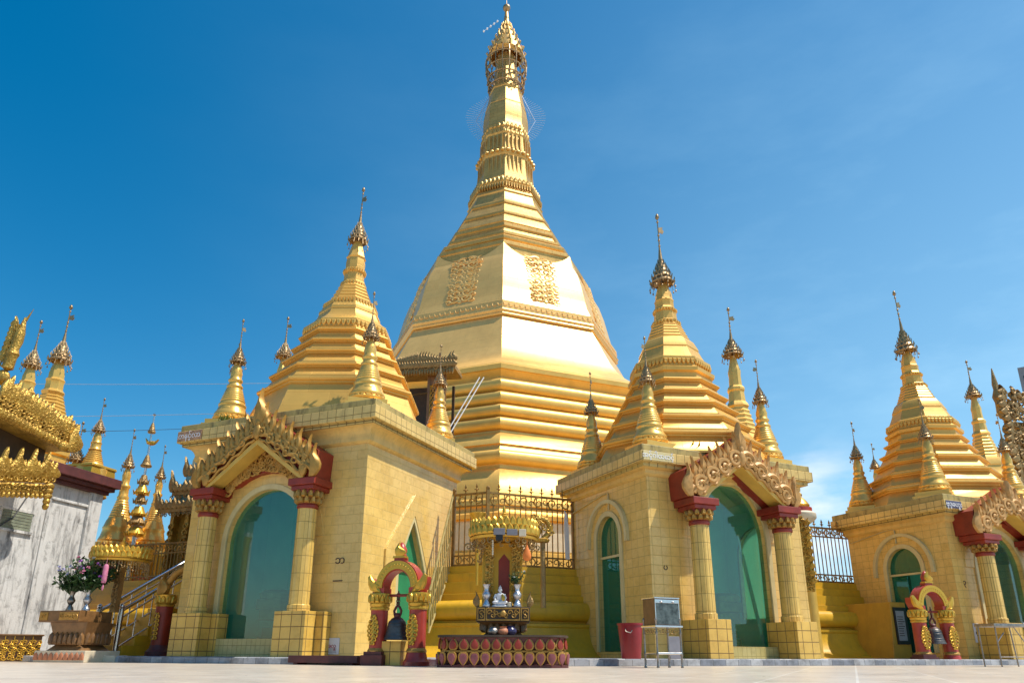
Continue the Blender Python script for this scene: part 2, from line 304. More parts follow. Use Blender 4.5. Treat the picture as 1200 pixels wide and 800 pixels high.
# ---------------------------------------------------------------- mesh builder
class MB:
    def __init__(s): s.v = []; s.f = []; s.M = None; s.m = []; s.cur = 0
    def add(s, vs, fs):
        o = len(s.v)
        for p in vs:
            p = Vector(p); s.v.append(tuple(s.M @ p) if s.M is not None else tuple(p))
        for f in fs: s.f.append([i + o for i in f]); s.m.append(s.cur)
        return s
    def box(s, c, d, rz=0, taper=1.0):
        x, y, z = d[0] / 2, d[1] / 2, d[2] / 2; cc, ss = math.cos(rz), math.sin(rz); V = []
        for sz, k in ((-z, 1), (z, taper)):
            for a, b in ((-x, -y), (x, -y), (x, y), (-x, y)):
                a *= k; b *= k; V.append((c[0] + a * cc - b * ss, c[1] + a * ss + b * cc, c[2] + sz))
        return s.add(V, [(3, 2, 1, 0), (4, 5, 6, 7), (0, 1, 5, 4), (1, 2, 6, 5), (2, 3, 7, 6), (3, 0, 4, 7)])
    def bx(s, x0, x1, y0, y1, z0, z1): return s.box(((x0 + x1) / 2, (y0 + y1) / 2, (z0 + z1) / 2), (x1 - x0, y1 - y0, z1 - z0))
    def prism(s, pts, y0, y1):                     # outline in XZ, extruded along Y
        n = len(pts); V = [(a, y0, b) for a, b in pts] + [(a, y1, b) for a, b in pts]
        ar = sum(pts[i][0] * pts[(i + 1) % n][1] - pts[(i + 1) % n][0] * pts[i][1] for i in range(n))
        idx = list(range(n)) if ar > 0 else list(range(n))[::-1]
        Fs = [tuple(idx), tuple(i + n for i in idx[::-1])]
        for k in range(n):
            a, b = idx[k], idx[(k + 1) % n]; Fs.append((b, a, a + n, b + n))
        return s.add(V, Fs)
    def slab(s, pts, z0, z1):                      # outline in XY
        n = len(pts); ar = sum(pts[i][0] * pts[(i + 1) % n][1] - pts[(i + 1) % n][0] * pts[i][1] for i in range(n))
        if ar < 0: pts = pts[::-1]
        V = [(a, b, z0) for a, b in pts] + [(a, b, z1) for a, b in pts]
        Fs = [tuple(range(n))[::-1], tuple(range(n, 2 * n))] + [(i, (i + 1) % n, (i + 1) % n + n, i + n) for i in range(n)]
        return s.add(V, Fs)
    def lathe(s, prof, n=24, ph=0.0, c=(0, 0, 0), cap=True, lean=(0, 0), sx=1, sy=1):
        V = []; Fs = []; z0 = prof[0][1]
        for r, z in prof:
            for k in range(n):
                a = ph + 2 * PI * k / n
                V.append((c[0] + r * sx * math.cos(a) + lean[0] * (z - z0), c[1] + r * sy * math.sin(a) + lean[1] * (z - z0), c[2] + z))
        for j in range(len(prof) - 1):
            for k in range(n):
                k2 = (k + 1) % n; Fs.append((j * n + k, j * n + k2, (j + 1) * n + k2, (j + 1) * n + k))
        if cap:
            Fs.append(tuple(range(n))[::-1]); o = (len(prof) - 1) * n; Fs.append(tuple(range(o, o + n)))
        return s.add(V, Fs)
    def tube(s, path, r, n=6, cap=True):
        path = [Vector(p) for p in path]; m = len(path); V = []; Fs = []; up = None
        for i, p in enumerate(path):
            t = (path[min(i + 1, m - 1)] - path[max(i - 1, 0)])
            if t.length < 1e-9: t = Vector((0, 0, 1))
            t.normalize()
            if up is None:
                up = Vector((0, 0, 1)) if abs(t.z) < .9 else Vector((1, 0, 0))
            a = t.cross(up); 
            if a.length < 1e-6: a = t.cross(Vector((0, 1, 0)))
            a.normalize(); b = a.cross(t); b.normalize(); up = b
            rr = r[i] if isinstance(r, (list, tuple)) else r
            for k in range(n):
                q = 2 * PI * k / n; V.append(p + (a * math.cos(q) + b * math.sin(q)) * rr)
        for i in range(m - 1):
            for k in range(n):
                k2 = (k + 1) % n; Fs.append((i * n + k, (i + 1) * n + k, (i + 1) * n + k2, i * n + k2))
        if cap: Fs.append(tuple(range(n))); Fs.append(tuple(range((m - 1) * n, m * n))[::-1])
        return s.add(V, Fs)
    def ell(s, c, r, nu=10, nv=7):
        prof = [(math.sin(PI * j / nv), -math.cos(PI * j / nv)) for j in range(nv + 1)]
        V = [(c[0], c[1], c[2] - r[2])]; Fs = []
        for q, z in prof[1:-1]:
            for k in range(nu):
                a = 2 * PI * k / nu; V.append((c[0] + r[0] * q * math.cos(a), c[1] + r[1] * q * math.sin(a), c[2] + r[2] * z))
        V.append((c[0], c[1], c[2] + r[2])); L = len(V) - 1
        for k in range(nu):
            k2 = (k + 1) % nu; Fs.append((0, 1 + k2, 1 + k)); Fs.append((L, L - nu + k, L - nu + k2))
            for j in range(nv - 2):
                o = 1 + j * nu; Fs.append((o + k, o + k2, o + nu + k2, o + nu + k))
        return s.add(V, Fs)
    def relief(s, pts, y, t, rise):                # outline in XZ standing out of plane y towards -Y, with a raised middle
        n = len(pts); cx = sum(p[0] for p in pts) / n; cz = sum(p[1] for p in pts) / n
        ar = sum(pts[i][0] * pts[(i + 1) % n][1] - pts[(i + 1) % n][0] * pts[i][1] for i in range(n))
        if ar < 0: pts = pts[::-1]
        V = [(a, y, b) for a, b in pts] + [(a, y - t, b) for a, b in pts] + [(cx + (a - cx) * .55, y - t - rise, cz + (b - cz) * .62) for a, b in pts] + [(cx, y - t - rise * .75, cz)]
        Fs = [tuple(range(n))[::-1]]
        for i in range(n):
            j = (i + 1) % n
            Fs += [(i, j, j + n, i + n), (i + n, j + n, j + 2 * n, i + 2 * n), (i + 2 * n, j + 2 * n, 3 * n)]
        return s.add(V, Fs)
    def flame(s, x, z, w, h, lean, y, t=.05, rise=.025, curl=0.0):
        L = []; Rr = []
        for q in (0, .10, .22, .36, .52, .68, .82, .93):
            ww = w * .5 * (.62 + .95 * math.sin(PI * min(1, q * 1.25) ** .9) * (1 - q * .35)) * (1 - q ** 3.2) * (1.0 if q < .6 else .80)
            off = lean * q ** 1.4 + curl * math.sin(q * PI * 1.7) + w * .16 * math.sin(q * PI * 2) * (1 if lean >= 0 else -1)
            L.append((x + off - ww, z + h * q)); Rr.append((x + off + ww, z + h * q))
        tip = (x + lean + curl * math.sin(PI * 1.7), z + h)
        return s.relief(L + [tip] + Rr[::-1], y, t, rise)
    def spiral(s, c, r, turns, y, th, flip=1, start=0.0, n=18, lift=0.0):
        pts = []
        for i in range(n + 1):
            q = i / n; a = start + flip * turns * 2 * PI * q; rr = r * (1 - .82 * q)
            pts.append((c[0] + rr * math.cos(a), y - lift * q, c[1] + rr * math.sin(a)))
        return s.tube(pts, [th * (1 - .45 * i / n) for i in range(n + 1)], 5)
    def build(s, name, mat, parent=None, smooth=35, bevel=0, loc=None, rot=None, mats=None, recalc=False):
        me = bpy.data.meshes.new(name); me.from_pydata(s.v, [], s.f); me.update()
        if recalc:
            bm = bmesh.new(); bm.from_mesh(me); bmesh.ops.recalc_face_normals(bm, faces=bm.faces); bm.to_mesh(me); bm.free(); me.update()
        nv = len(me.loops); uvl = me.uv_layers.new(name='uv')
        co = np.empty(len(me.vertices) * 3, dtype=np.float32); me.vertices.foreach_get('co', co); co = co.reshape(-1, 3)
        li = np.empty(nv, dtype=np.int32); me.loops.foreach_get('vertex_index', li)
        pn = np.empty(len(me.polygons) * 3, dtype=np.float32); me.polygons.foreach_get('normal', pn); pn = pn.reshape(-1, 3)
        tot = np.empty(len(me.polygons), dtype=np.int32); me.polygons.foreach_get('loop_total', tot)
        N = np.repeat(pn, tot, axis=0); C = co[li]
        hz = np.hypot(N[:, 0], N[:, 1]); flat = hz < .5
        hh = np.where(hz < 1e-6, 1, hz)
        u = (-N[:, 1] * C[:, 0] + N[:, 0] * C[:, 1]) / hh; v = C[:, 2] / np.maximum(hh, .5)
        u = np.where(flat, C[:, 0], u); v = np.where(flat, C[:, 1], v)
        uvl.data.foreach_set('uv', np.stack([u, v], 1).astype(np.float32).ravel())
        for q in ([mat] if mats is None else mats): me.materials.append(q)
        if mats is not None: me.polygons.foreach_set('material_index', s.m)
        if smooth:
            me.polygons.foreach_set('use_smooth', [True] * len(me.polygons)); me.set_sharp_from_angle(angle=R(smooth))
        o = bpy.data.objects.new(name, me); COL.objects.link(o)
        if parent is not None: o.parent = parent
        if loc is not None: o.location = loc
        if rot is not None: o.rotation_euler = rot
        if bevel:
            b = o.modifiers.new('bevel', 'BEVEL'); b.width = bevel; b.segments = 2; b.limit_method = 'ANGLE'; b.angle_limit = R(40)
        return o
def tag(o, label=None, cat=None, group=None, kind=None):
    for k, v in (('label', label), ('category', cat), ('group', group), ('kind', kind)):
        if v: o[k] = v
    return o
def empty(name, loc, rz, label, cat, group=None):
    o = bpy.data.objects.new(name, None); COL.objects.link(o); o.location = loc; o.rotation_euler = (0, 0, rz); o.empty_display_size = .2
    return tag(o, label, cat, group)
def cpy(o, parent=None, loc=None, rot=None, scale=None):
    c = o.copy(); COL.objects.link(c); c.parent = parent
    if loc is not None: c.location = loc
    if rot is not None: c.rotation_euler = rot
    if scale is not None: c.scale = scale
    return c
def cpy_tree(o, parent=None, **k):
    c = cpy(o, parent, **k)
    for ch in list(o.children): cpy_tree(ch, c)
    return c
def text(s, size, name, mat, parent, loc, rot, depth=.004):
    cu = bpy.data.curves.new(name, 'FONT'); cu.body = s; cu.size = size; cu.extrude = depth; cu.align_x = 'CENTER'; cu.align_y = 'CENTER'; cu.resolution_u = 3
    t = bpy.data.objects.new(name, cu); COL.objects.link(t); bpy.context.view_layer.update()
    me = bpy.data.meshes.new_from_object(t.evaluated_get(bpy.context.evaluated_depsgraph_get())); bpy.data.objects.remove(t)
    me.name = name; me.materials.clear(); me.materials.append(mat)
    o = bpy.data.objects.new(name, me); COL.objects.link(o); o.parent = parent; o.location = loc; o.rotation_euler = rot; return o

# ---------------------------------------------------------------- ground
g = MB(); g.add([(-600, -600, 0), (600, -600, 0), (600, 600, 0), (-600, 600, 0)], [(0, 1, 2, 3)])
tag(g.build('floor', MRB, smooth=0), kind='structure')
AX = (-.5, 40.0)                                   # axis of the great stupa
PH = -PI / 2                                       # one corner of the octagon points at the camera
k = MB(); k.lathe([(28.7, 0), (28.7, .095), (28.66, .11), (20.5, .11)], 8, PH, (AX[0], AX[1], 0), cap=False)
tag(k.build('kerb', KRB, smooth=20), kind='structure')

# ---------------------------------------------------------------- the stepped plinth
def hv(py, r): return Zat(py, AX[1] - r, 590)
FV_R = 24.85                                       # corner of the fence
pl = [(25.9, .11)]
for q in range(1, 7): t = q / 6; pl.append((25.9 - .5 * math.sin(t * PI / 2), .11 + (hv(734, 25.4) - .11) * (1 - math.cos(t * PI / 2)) ** .8))
z0 = hv(733, 25.35)
pl += [(25.42, z0 + .01), (25.42, z0 + .06), (25.28, z0 + .07), (25.28, z0 + .11)]
zb, zt = z0 + .11, hv(702, 25.3)
for q in range(9): t = -PI / 2 + PI * q / 8; pl.append((25.26 + .20 * math.cos(t), (zb + zt) / 2 + (zt - zb) / 2 * math.sin(t)))
zs = [zt, hv(695, 25.1), hv(681, 25.0), hv(671, 24.9), hv(662, 24.85)]
pl += [(25.18, zt + .005), (25.18, zs[1]), (25.10, zs[1] + .01), (25.08, zs[2]), (24.99, zs[2] + .01), (24.98, zs[3]), (24.91, zs[3] + .01), (24.90, zs[4])]
TZ = zs[4]
pl += [(24.6, TZ + .005), (12.0, TZ + .01)]
b = MB(); b.lathe(pl, 8, PH, (AX[0], AX[1], 0), cap=False)
pln = b.build('stepped_plinth', PLN, smooth=30)
tag(pln, 'ochre painted stepped plinth with a rounded moulding under the iron fence', 'plinth')

# ---------------------------------------------------------------- umbrella finial (one mesh, copied everywhere): height 1
def make_hti():
    b = MB(); rr = random.Random(3)
    b.tube([(0, 0, -.02), (0, 0, .4), (0, 0, 1)], [.02, .012, .006], 6)
    tiers = [(.165, .02), (.135, .09), (.105, .15), (.08, .205), (.058, .25), (.04, .29)]
    for i, (r, z) in enumerate(tiers):
        b.lathe([(r * .8, z + .045), (r, z), (r * 1.03, z + .012), (r * .72, z + .07)], 14, 0, cap=False)
        m = 14 if i < 3 else 9
        for k in range(m):
            a = 2 * PI * k / m + i; x, y = r * math.cos(a), r * math.sin(a)
            b.flame(0, 0, .03, .05, .0, 0, .004, .003) if False else None
            b.tube([(x, y, z + .01), (x * 1.1, y * 1.1, z + .035 + .012 * rr.random()), (x * 1.06, y * 1.06, z + .065)], [.011, .010, .002], 4)
            if i < 2:
                L = .05 + .035 * rr.random()
                b.tube([(x, y, z), (x * (1.08 + .1 * rr.random()), y * 1.1, z - L)], [.003, .003], 3); b.ell((x * 1.12, y * 1.12, z - L - .012), (.012, .012, .017), 5, 4)
    b.lathe([(.04, .29), (.03, .36), (.022, .44), (.012, .52)], 10, 0, cap=False)
    for z in (.40, .47, .54, .62, .69, .88): b.ell((0, 0, z), (.019, .019, .014), 7, 5)
    b.prism([(0, .74), (.075, .725), (.10, .765), (.07, .79), (.085, .82), (0, .80)], -.004, .004)      # vane
    b.ell((0, 0, .955), (.026, .026, .04), 8, 6)
    for k in range(6):
        a = k * PI / 3; b.tube([(0, 0, .91), (.035 * math.cos(a), .035 * math.sin(a), .95)], [.005, .003], 3)
    return b
_hb = make_hti(); HTI_ME = None
def hti(parent, loc, h, wide=1.0, rz=0.0, lean=(0, 0)):
    global HTI_ME
    if HTI_ME is None: o = _hb.build('umbrella_finial', HTI, parent, 50); HTI_ME = o.data
    else:
        o = bpy.data.objects.new('umbrella_finial', HTI_ME); COL.objects.link(o); o.parent = parent
    o.location = loc; o.scale = (h * wide, h * wide, h); o.rotation_euler = (-lean[1], lean[0], rz); return o

def petals_ring(b, n8, r, z, h, count, out=.02, ph=0.0, down=False, oct=True):
    """row of lotus petals round a ring (octagonal or round)"""
    if oct:
        for s_ in range(8):
            a0, a1 = ph + s_ * PI / 4, ph + (s_ + 1) * PI / 4
            p0 = Vector((r * math.cos(a0), r * math.sin(a0), 0)); p1 = Vector((r * math.cos(a1), r * math.sin(a1), 0))
            am = (a0 + a1) / 2; nrm = Vector((math.cos(am), math.sin(am), 0))
            L = (p1 - p0).length
            for i in range(count):
                c = p0 + (p1 - p0) * ((i + .5) / count); pet(b, c, am, L / count * .94, h, z, out, down)
    else:
        for i in range(count):
            a = 2 * PI * i / count; pet(b, Vector((r * math.cos(a), r * math.sin(a), 0)), a, 2 * PI * r / count * .94, h, z, out, down)
def pet(b, c, ang, w, h, z, out, down):
    sv = b.M; T = Matrix.Translation((c.x, c.y, z)) @ Matrix.Rotation(ang + PI / 2, 4, 'Z')
    b.M = T if sv is None else sv @ T
    pts = [(-w / 2, 0), (w / 2, 0), (w * .5, h * .45), (w * .3, h * .8), (0, h), (-w * .3, h * .8), (-w * .5, h * .45)]
    if down: pts = [(a, h - q) for a, q in pts]
    b.relief(pts, 0, out * .5, out * .7); b.M = sv

# ---------------------------------------------------------------- the great stupa
st = empty('great_stupa', (AX[0], AX[1], 0), 0, 'huge gilded octagonal stupa rising to a tall umbrella spire behind the fence', 'stupa')
def vr(y, r): return (r, hv(y, r))
tiers = [(11.9, TZ), (11.9, hv(645, 11.9)), vr(644, 11.75), vr(606, 11.75), vr(605, 11.95), vr(600, 11.98), vr(598, 11.6), vr(592, 11.5), vr(590, 11.62), vr(584, 11.6), vr(582, 11.3), vr(573, 11.2), vr(566, 11.05), vr(550, 10.72), vr(548, 10.55), vr(544, 10.5)]
def torus_(y0, y1, r, bul, n=9):
    a, c = hv(y0, r), hv(y1, r)
    return [(r + bul * math.cos(-PI / 2 + PI * q / n), (a + c) / 2 + (c - a) / 2 * math.sin(-PI / 2 + PI * q / n)) for q in range(n + 1)]
tiers += torus_(543, 526, 10.50, .27) + [vr(524.5, 10.44), vr(519.5, 10.38), vr(518.5, 10.45), vr(508, 10.16), vr(506, 10.02), vr(503.5, 10.0)]
for i, (a, c) in enumerate(((503, 488), (487.5, 473), (472.5, 458), (457.5, 443))):
    tiers += torus_(a, c, 9.92 - .14 * i, .26)
tiers += [vr(442, 9.3), vr(440, 9.26), vr(431.5, 9.46), vr(430.5, 9.55), vr(425, 9.58), vr(423.6, 9.42)]
b = MB(); b.lathe(tiers, 8, PH, cap=False)
b.build('moulded_tiers', GSM, st, 30)
b = MB(); b.lathe([vr(643, 11.77), vr(642, 11.80), vr(609, 11.80), vr(608, 11.77)], 8, PH, cap=False); b.build('pale_panel_band', CRM, st, 20)
bell = [vr(423.4, 9.40), (9.0, 12.85), (8.6, 13.15), (8.15, 13.6), (7.75, 14.15), (7.4, 14.8), (7.1, 15.4), (6.84, 15.9), (6.62, 16.32)]
b = MB(); b.lathe(bell, 8, PH, cap=False); b.build('bell_skirt', GST, st, 30)
b = MB(); b.lathe([(6.62, 16.34), (6.70, 16.37), (6.74, 16.44), (6.70, 16.52), (6.72, 16.56), (6.77, 16.63), (6.73, 16.70), (6.69, 16.72), (6.66, 17.18), (6.56, 17.24)], 8, PH, cap=False)
for s_ in range(8):
    a0, a1 = PH + s_ * PI / 4, PH + (s_ + 1) * PI / 4; am = (a0 + a1) / 2; ap = 6.675 * math.cos(PI / 8)
    b.M = Matrix.Rotation(am + PI / 2, 4, 'Z')
    for i in range(17):
        x = -2.4 + 4.8 * i / 16; b.tube([(x - .11, -ap - .0, 17.04), (x - .07, -ap - .03, 16.9), (x + .03, -ap - .03, 16.88), (x + .11, -ap - .02, 16.93)], .014, 5)
    b.M = None
b.build('bell_band', GST, st, 30)
up = [(6.56, 17.22), (6.34, 17.72), (6.18, 18.4), (6.0, 19.15), (5.72, 20.0), (5.44, 20.52)]
b = MB(); b.lathe(up, 8, PH, cap=False)
# scalloped top: the corners run up higher than the middles of the faces
for s_ in range(8):
    a0, a1 = PH + s_ * PI / 4, PH + (s_ + 1) * PI / 4; n = 16; V = []
    for i in range(n + 1):
        t = i / n; q = abs(2 * t - 1)
        base = Vector((5.44 * math.cos(a0), 5.44 * math.sin(a0), 20.52)).lerp(Vector((5.44 * math.cos(a1), 5.44 * math.sin(a1), 20.52)), t)
        rise = .02 + .84 * q ** 2.4; kk = 1 - .045 * rise
        V += [base, (base.x * kk, base.y * kk, base.z + rise), (base.x * kk * .985, base.y * kk * .985, base.z + rise - .02)]
    b.add(V, [(3 * i, 3 * i + 3, 3 * i + 4, 3 * i + 1) for i in range(n)] + [(3 * i + 1, 3 * i + 4, 3 * i + 5, 3 * i + 2) for i in range(n)])
b.build('bell_shoulder', GST, st, 25)
ring = [(5.3, 20.45), (5.02, 20.62), (4.98, 21.1), (5.0, 21.35), (5.06, 21.42), (5.06, 21.62), (4.98, 21.68), (4.72, 21.72), (4.70, 21.85), (4.80, 21.92), (4.82, 22.08), (4.74, 22.16), (4.42, 22.22), (4.34, 22.36), (4.42, 22.46), (4.42, 22.60), (4.32, 22.66),
        (4.16, 22.7), (3.92, 23.1), (3.92, 23.16), (4.0, 23.22), (4.0, 23.42), (3.92, 23.48), (3.78, 23.5), (3.72, 23.6), (3.78, 23.66), (3.74, 23.74), (3.28, 24.42), (3.28, 24.46), (3.34, 24.5), (3.34, 24.62), (3.26, 24.66), (2.72, 25.5), (2.72, 25.54), (2.78, 25.58), (2.78, 25.7), (2.70, 25.74), (2.66, 25.78), (2.52, 25.98), (2.34, 26.62)]
b = MB(); b.lathe(ring, 8, PH, cap=False); b.build('ringed_tiers', GSH, st, 25)
b = MB(); b.lathe([(2.34, 26.6), (2.40, 26.7), (2.30, 26.9), (2.16, 27.1), (2.22, 27.5), (2.24, 27.7), (2.06, 27.95), (1.92, 28.1)], 8, PH, cap=False)
petals_ring(b, 8, 2.30 * .98, 26.95, .42, 10, .10, PH, down=True); petals_ring(b, 8, 2.2 * .98, 27.45, .42, 6, .10, PH)
b.build('lotus_fringe', GSH, st, 30)
shaft = [(1.90, 28.1), (1.80, 28.9), (1.74, 29.75), (1.78, 29.8), (1.86, 29.95), (1.86, 30.1), (1.74, 30.2), (1.66, 30.3), (1.58, 31.2), (1.56, 31.5), (1.62, 31.6), (1.6, 31.75), (1.52, 31.9), (1.54, 32.4), (1.46, 32.6), (1.48, 33.1), (1.46, 33.6), (1.36, 34.25), (1.38, 34.28), (1.34, 34.36), (1.22, 34.9), (1.08, 35.65), (1.12, 35.7), (1.10, 35.85), (.98, 35.92), (.84, 37.0), (.72, 38.0), (.62, 38.9)]
b = MB(); b.lathe(shaft, 8, PH, cap=False)
for s_ in range(8):
    a0, a1 = PH + s_ * PI / 4, PH + (s_ + 1) * PI / 4
    for i in range(4):
        t = (i + .5) / 4; p = Vector((1.86 * math.cos(a0), 1.86 * math.sin(a0), 30.02)).lerp(Vector((1.86 * math.cos(a1), 1.86 * math.sin(a1), 30.02)), t)
        b.ell(p, (.15, .15, .12), 8, 6)
    am = (a0 + a1) / 2; ap = math.cos(PI / 8); b.M = Matrix.Rotation(am + PI / 2, 4, 'Z')
    for x in (-.42, -.14, .14, .42): b.bx(x - .05, x + .05, -1.66 * ap - .05, -1.55 * ap, 30.35, 31.4); b.bx(x - .04, x + .04, -1.82 * ap - .03, -1.7 * ap, 28.3, 29.7)
    b.M = None
petals_ring(b, 8, 1.56 * .98, 31.5, .40, 4, .10, PH, down=True); petals_ring(b, 8, 1.5 * .98, 32.05, .36, 4, .10, PH)
b.build('spire_shaft', GSH, st, 30)
# carved panels on the shoulder of the bell (two faces in view, and those beside them)
def panel():
    b = MB(); rr = random.Random(11)
    for row in range(8):
        z = 3.35 - row * .40; wid = .62 * (1 - .02 * row)
        for sgn in (-1, 1):
            b.spiral((sgn * wid * .42, z), .23, 1.35, -.0, .062, -sgn, PI * (.5 - .5 * sgn) + .5 * rr.random(), 18, .03)
            b.spiral((sgn * wid * .92, z - .17), .16, 1.15, .0, .045, sgn, PI * .5 + rr.random(), 12, .02)
            b.tube([(sgn * wid * (.05 + .16 * q), -.01, z + .16 + .07 * math.sin(q * 1.1)) for q in range(7)], [.03, .04, .045, .045, .04, .03, .01], 5)
        b.ell((0, .0, z - .2), (.09, .06, .13), 8, 6)
    return b
pan = panel(); PME = None
for s_ in (-2, -1, 0, 1):
    am = PH + (s_ + .5) * PI / 4
    ap0, ap1 = 6.42 * math.cos(PI / 8), 5.62 * math.cos(PI / 8); tl = math.atan2(ap0 - ap1, 20.3 - 17.5)
    nrm = Vector((math.cos(am), math.sin(am), 0))
    if PME is None: o = pan.build('relief_panel', GST, st, 40); PME = o.data
    else: o = bpy.data.objects.new('relief_panel', PME); COL.objects.link(o); o.parent = st
    o.scale = (1.4, .8, .98)
    o.location = nrm * (ap0 + .075) + Vector((0, 0, 17.3)); o.rotation_mode = 'QUATERNION'
    o.rotation_quaternion = (Matrix.Rotation(am + PI / 2, 3, 'Z') @ Matrix.Rotation(-tl, 3, 'X')).to_quaternion()
# umbrella crown on the great spire
b = MB(); rr = random.Random(5)
for r, z in ((1.18, 36.1), (1.34, 37.5), (1.38, 38.3), (1.24, 36.8)):
    b.tube([(r * math.cos(a * PI / 14), r * math.sin(a * PI / 14), z) for a in range(29)], .05, 5)
    for k in range(22): a = k * 2 * PI / 22; b.ell((r * math.cos(a), r * math.sin(a), z - .12), (.06, .06, .09), 5, 4)
for k in range(18):
    a = 2 * PI * k / 18; c_, s2 = math.cos(a), math.sin(a)
    b.tube([(.95 * c_, .95 * s2, 35.9), (1.2 * c_, 1.2 * s2, 36.3), (1.16 * c_, 1.16 * s2, 36.8), (1.36 * c_, 1.36 * s2, 37.4), (1.38 * c_, 1.38 * s2, 38.3), (1.18 * c_, 1.18 * s2, 39.0)], .038, 5)
    if k % 2 == 0: b.spiral((0, 0), .3, 1, 0, .03) if False else None
for k in range(60):
    a = rr.random() * 2 * PI; z = 36.2 + 2.4 * rr.random(); r = 1.2 + .2 * rr.random(); b.ell((r * math.cos(a), r * math.sin(a), z), (.05, .05, .07), 5, 4)
b.build('umbrella_rings', HTI, st, 50)
b = MB(); b.lathe([(1.05, 38.75), (1.24, 38.95), (1.20, 39.15), (.98, 39.7), (.72, 40.35), (.66, 40.6), (.48, 41.0), (.30, 41.5), (.24, 41.75), (.17, 42.2), (.12, 42.85), (.05, 43.0)], 16, 0, cap=False)
for z, r in ((39.1, 1.22), (39.7, .99), (40.35, .74), (40.95, .52), (41.5, .32)):
    for k in range(14): a = 2 * PI * k / 14; b.tube([(r * math.cos(a), r * math.sin(a), z - .06), (r * 1.1 * math.cos(a), r * 1.1 * math.sin(a), z + .14), (r * 1.02 * math.cos(a), r * 1.02 * math.sin(a), z + .3)], [.08, .06, .01], 4)
b.build('umbrella_cone', GSH, st, 40)
b = MB(); b.ell((0, 0, 43.25), (.27, .27, .27), 12, 8); b.tube([(0, 0, 42.6), (0, 0, 43.95)], [.05, .02], 6); b.ell((0, 0, 42.3), (.19, .19, .16), 10, 6)
b.build('diamond_bud', HTI, st, 50)
b = MB()
for i in range(5): b.ell((-.62 - .26 * (i % 5) * .9, -.3, 41.75 - .22 * i), (.07, .07, .09), 6, 5)
b.tube([(-.62 - .26 * (i % 5) * .9, -.3, 41.75 - .22 * i) for i in range(5)], .012, 4); b.build('hanging_bells', WLT, st, 50)
b = MB()
for sg in (-1, 1):
    for i in range(27):
        a = R(-56 + 4.2 * i); r0, r1 = 1.5, 2.42 + .22 * math.cos(3 * a) + .06 * math.sin(7 * a); zc = 33.75
        b.tube([(sg * r0 * math.cos(a), 0, zc + r0 * 1.05 * math.sin(a)), (sg * r1 * math.cos(a), 0, zc + r1 * 1.05 * math.sin(a))], .011, 4)
    b.tube([(sg * 1.05, -.05, 35.7), (sg * 1.95, -.05, 33.6), (sg * 1.35, -.05, 32.4)], .022, 4)
    for r_ in (1.62,): b.tube([(sg * r_ * math.cos(R(q)), 0, 33.75 + r_ * 1.05 * math.sin(R(q))) for q in range(-52, 53, 8)], .010, 4)
    b.build('wire_halo', LED, st, 50); b = MB()

# ---------------------------------------------------------------- shrine halls
def archpts(c, half, spring, apex, kind, n=20):
    if kind == 'round': return [(c - half * math.cos(PI * i / n), spring + (apex - spring) * math.sin(PI * i / n)) for i in range(n + 1)]
    out = []
    for i in range(n + 1):
        t = -1 + 2 * i / n; out.append((c + half * t, spring + (apex - spring) * (1 - abs(t) ** 1.12)))
    return out
def wall_hole(b, O, U, N, L, z0, z1, c, pts, sill, dep):
    """wall of length L from O along U with an arched opening and its reveal going inwards"""
    O, U, N = Vector(O), Vector(U), Vector(N)
    def q(x, z, d=0): p = O + U * x - N * d; return (p.x, p.y, z)
    xl, xr = pts[0][0], pts[-1][0]; sp = pts[0][1]
    def quad(*v): b.add(v, [(0, 1, 2, 3)])
    quad(q(0, z0), q(xl, z0), q(xl, z1), q(0, z1)); quad(q(xr, z0), q(L, z0), q(L, z1), q(xr, z1))
    if sill > z0: quad(q(xl, z0), q(xr, z0), q(xr, sill), q(xl, sill))
    for (a, za), (e, ze) in zip(pts, pts[1:]): quad(q(a, za), q(e, ze), q(e, z1), q(a, z1))
    path = [(xl, sill)] + pts + [(xr, sill)]
    for (a, za), (e, ze) in zip(path, path[1:]): quad(q(a, za, dep), q(e, ze, dep), q(e, ze), q(a, za))
    quad(q(xl, sill), q(xr, sill), q(xr, sill, dep), q(xl, sill, dep))
def pane(b, O, U, N, pts, sill, d0, d1):
    O, U, N = Vector(O), Vector(U), Vector(N); path = [(pts[0][0], sill)] + pts + [(pts[-1][0], sill)]; n = len(path); V = []
    for d in (d0, d1):
        for x, z in path: p = O + U * x - N * d; V.append((p.x, p.y, z))
    b.add(V, [tuple(range(n)), tuple(range(n, 2 * n))[::-1]] + [((i + 1) % n, i, i + n, (i + 1) % n + n) for i in range(n)])
def strip(b, O, U, N, path, wid, out, inn=0.0):
    """moulding following a path on a wall: wid outwards from the path, proud by out"""
    O, U, N = Vector(O), Vector(U), Vector(N); n = len(path); V = []
    for i, (x, z) in enumerate(path):
        a = path[max(i - 1, 0)]; c = path[min(i + 1, n - 1)]; t = Vector((c[0] - a[0], c[1] - a[1])); t.normalize(); nn = Vector((-t.y, t.x))
        for k, o in ((0, -.02), (0, out), (wid, out), (wid, -.02)):
            p = O + U * (x + nn.x * k) + N * o; V.append((p.x, p.y, z + nn.y * k))
    Fs = []
    for i in range(n - 1):
        for k in range(3): Fs.append((4 * i + k, 4 * i + k + 1, 4 * i + 4 + k + 1, 4 * i + 4 + k))
    Fs.append((0, 3, 2, 1)); m = 4 * (n - 1); Fs.append((m, m + 1, m + 2, m + 3))
    b.add(V, Fs)
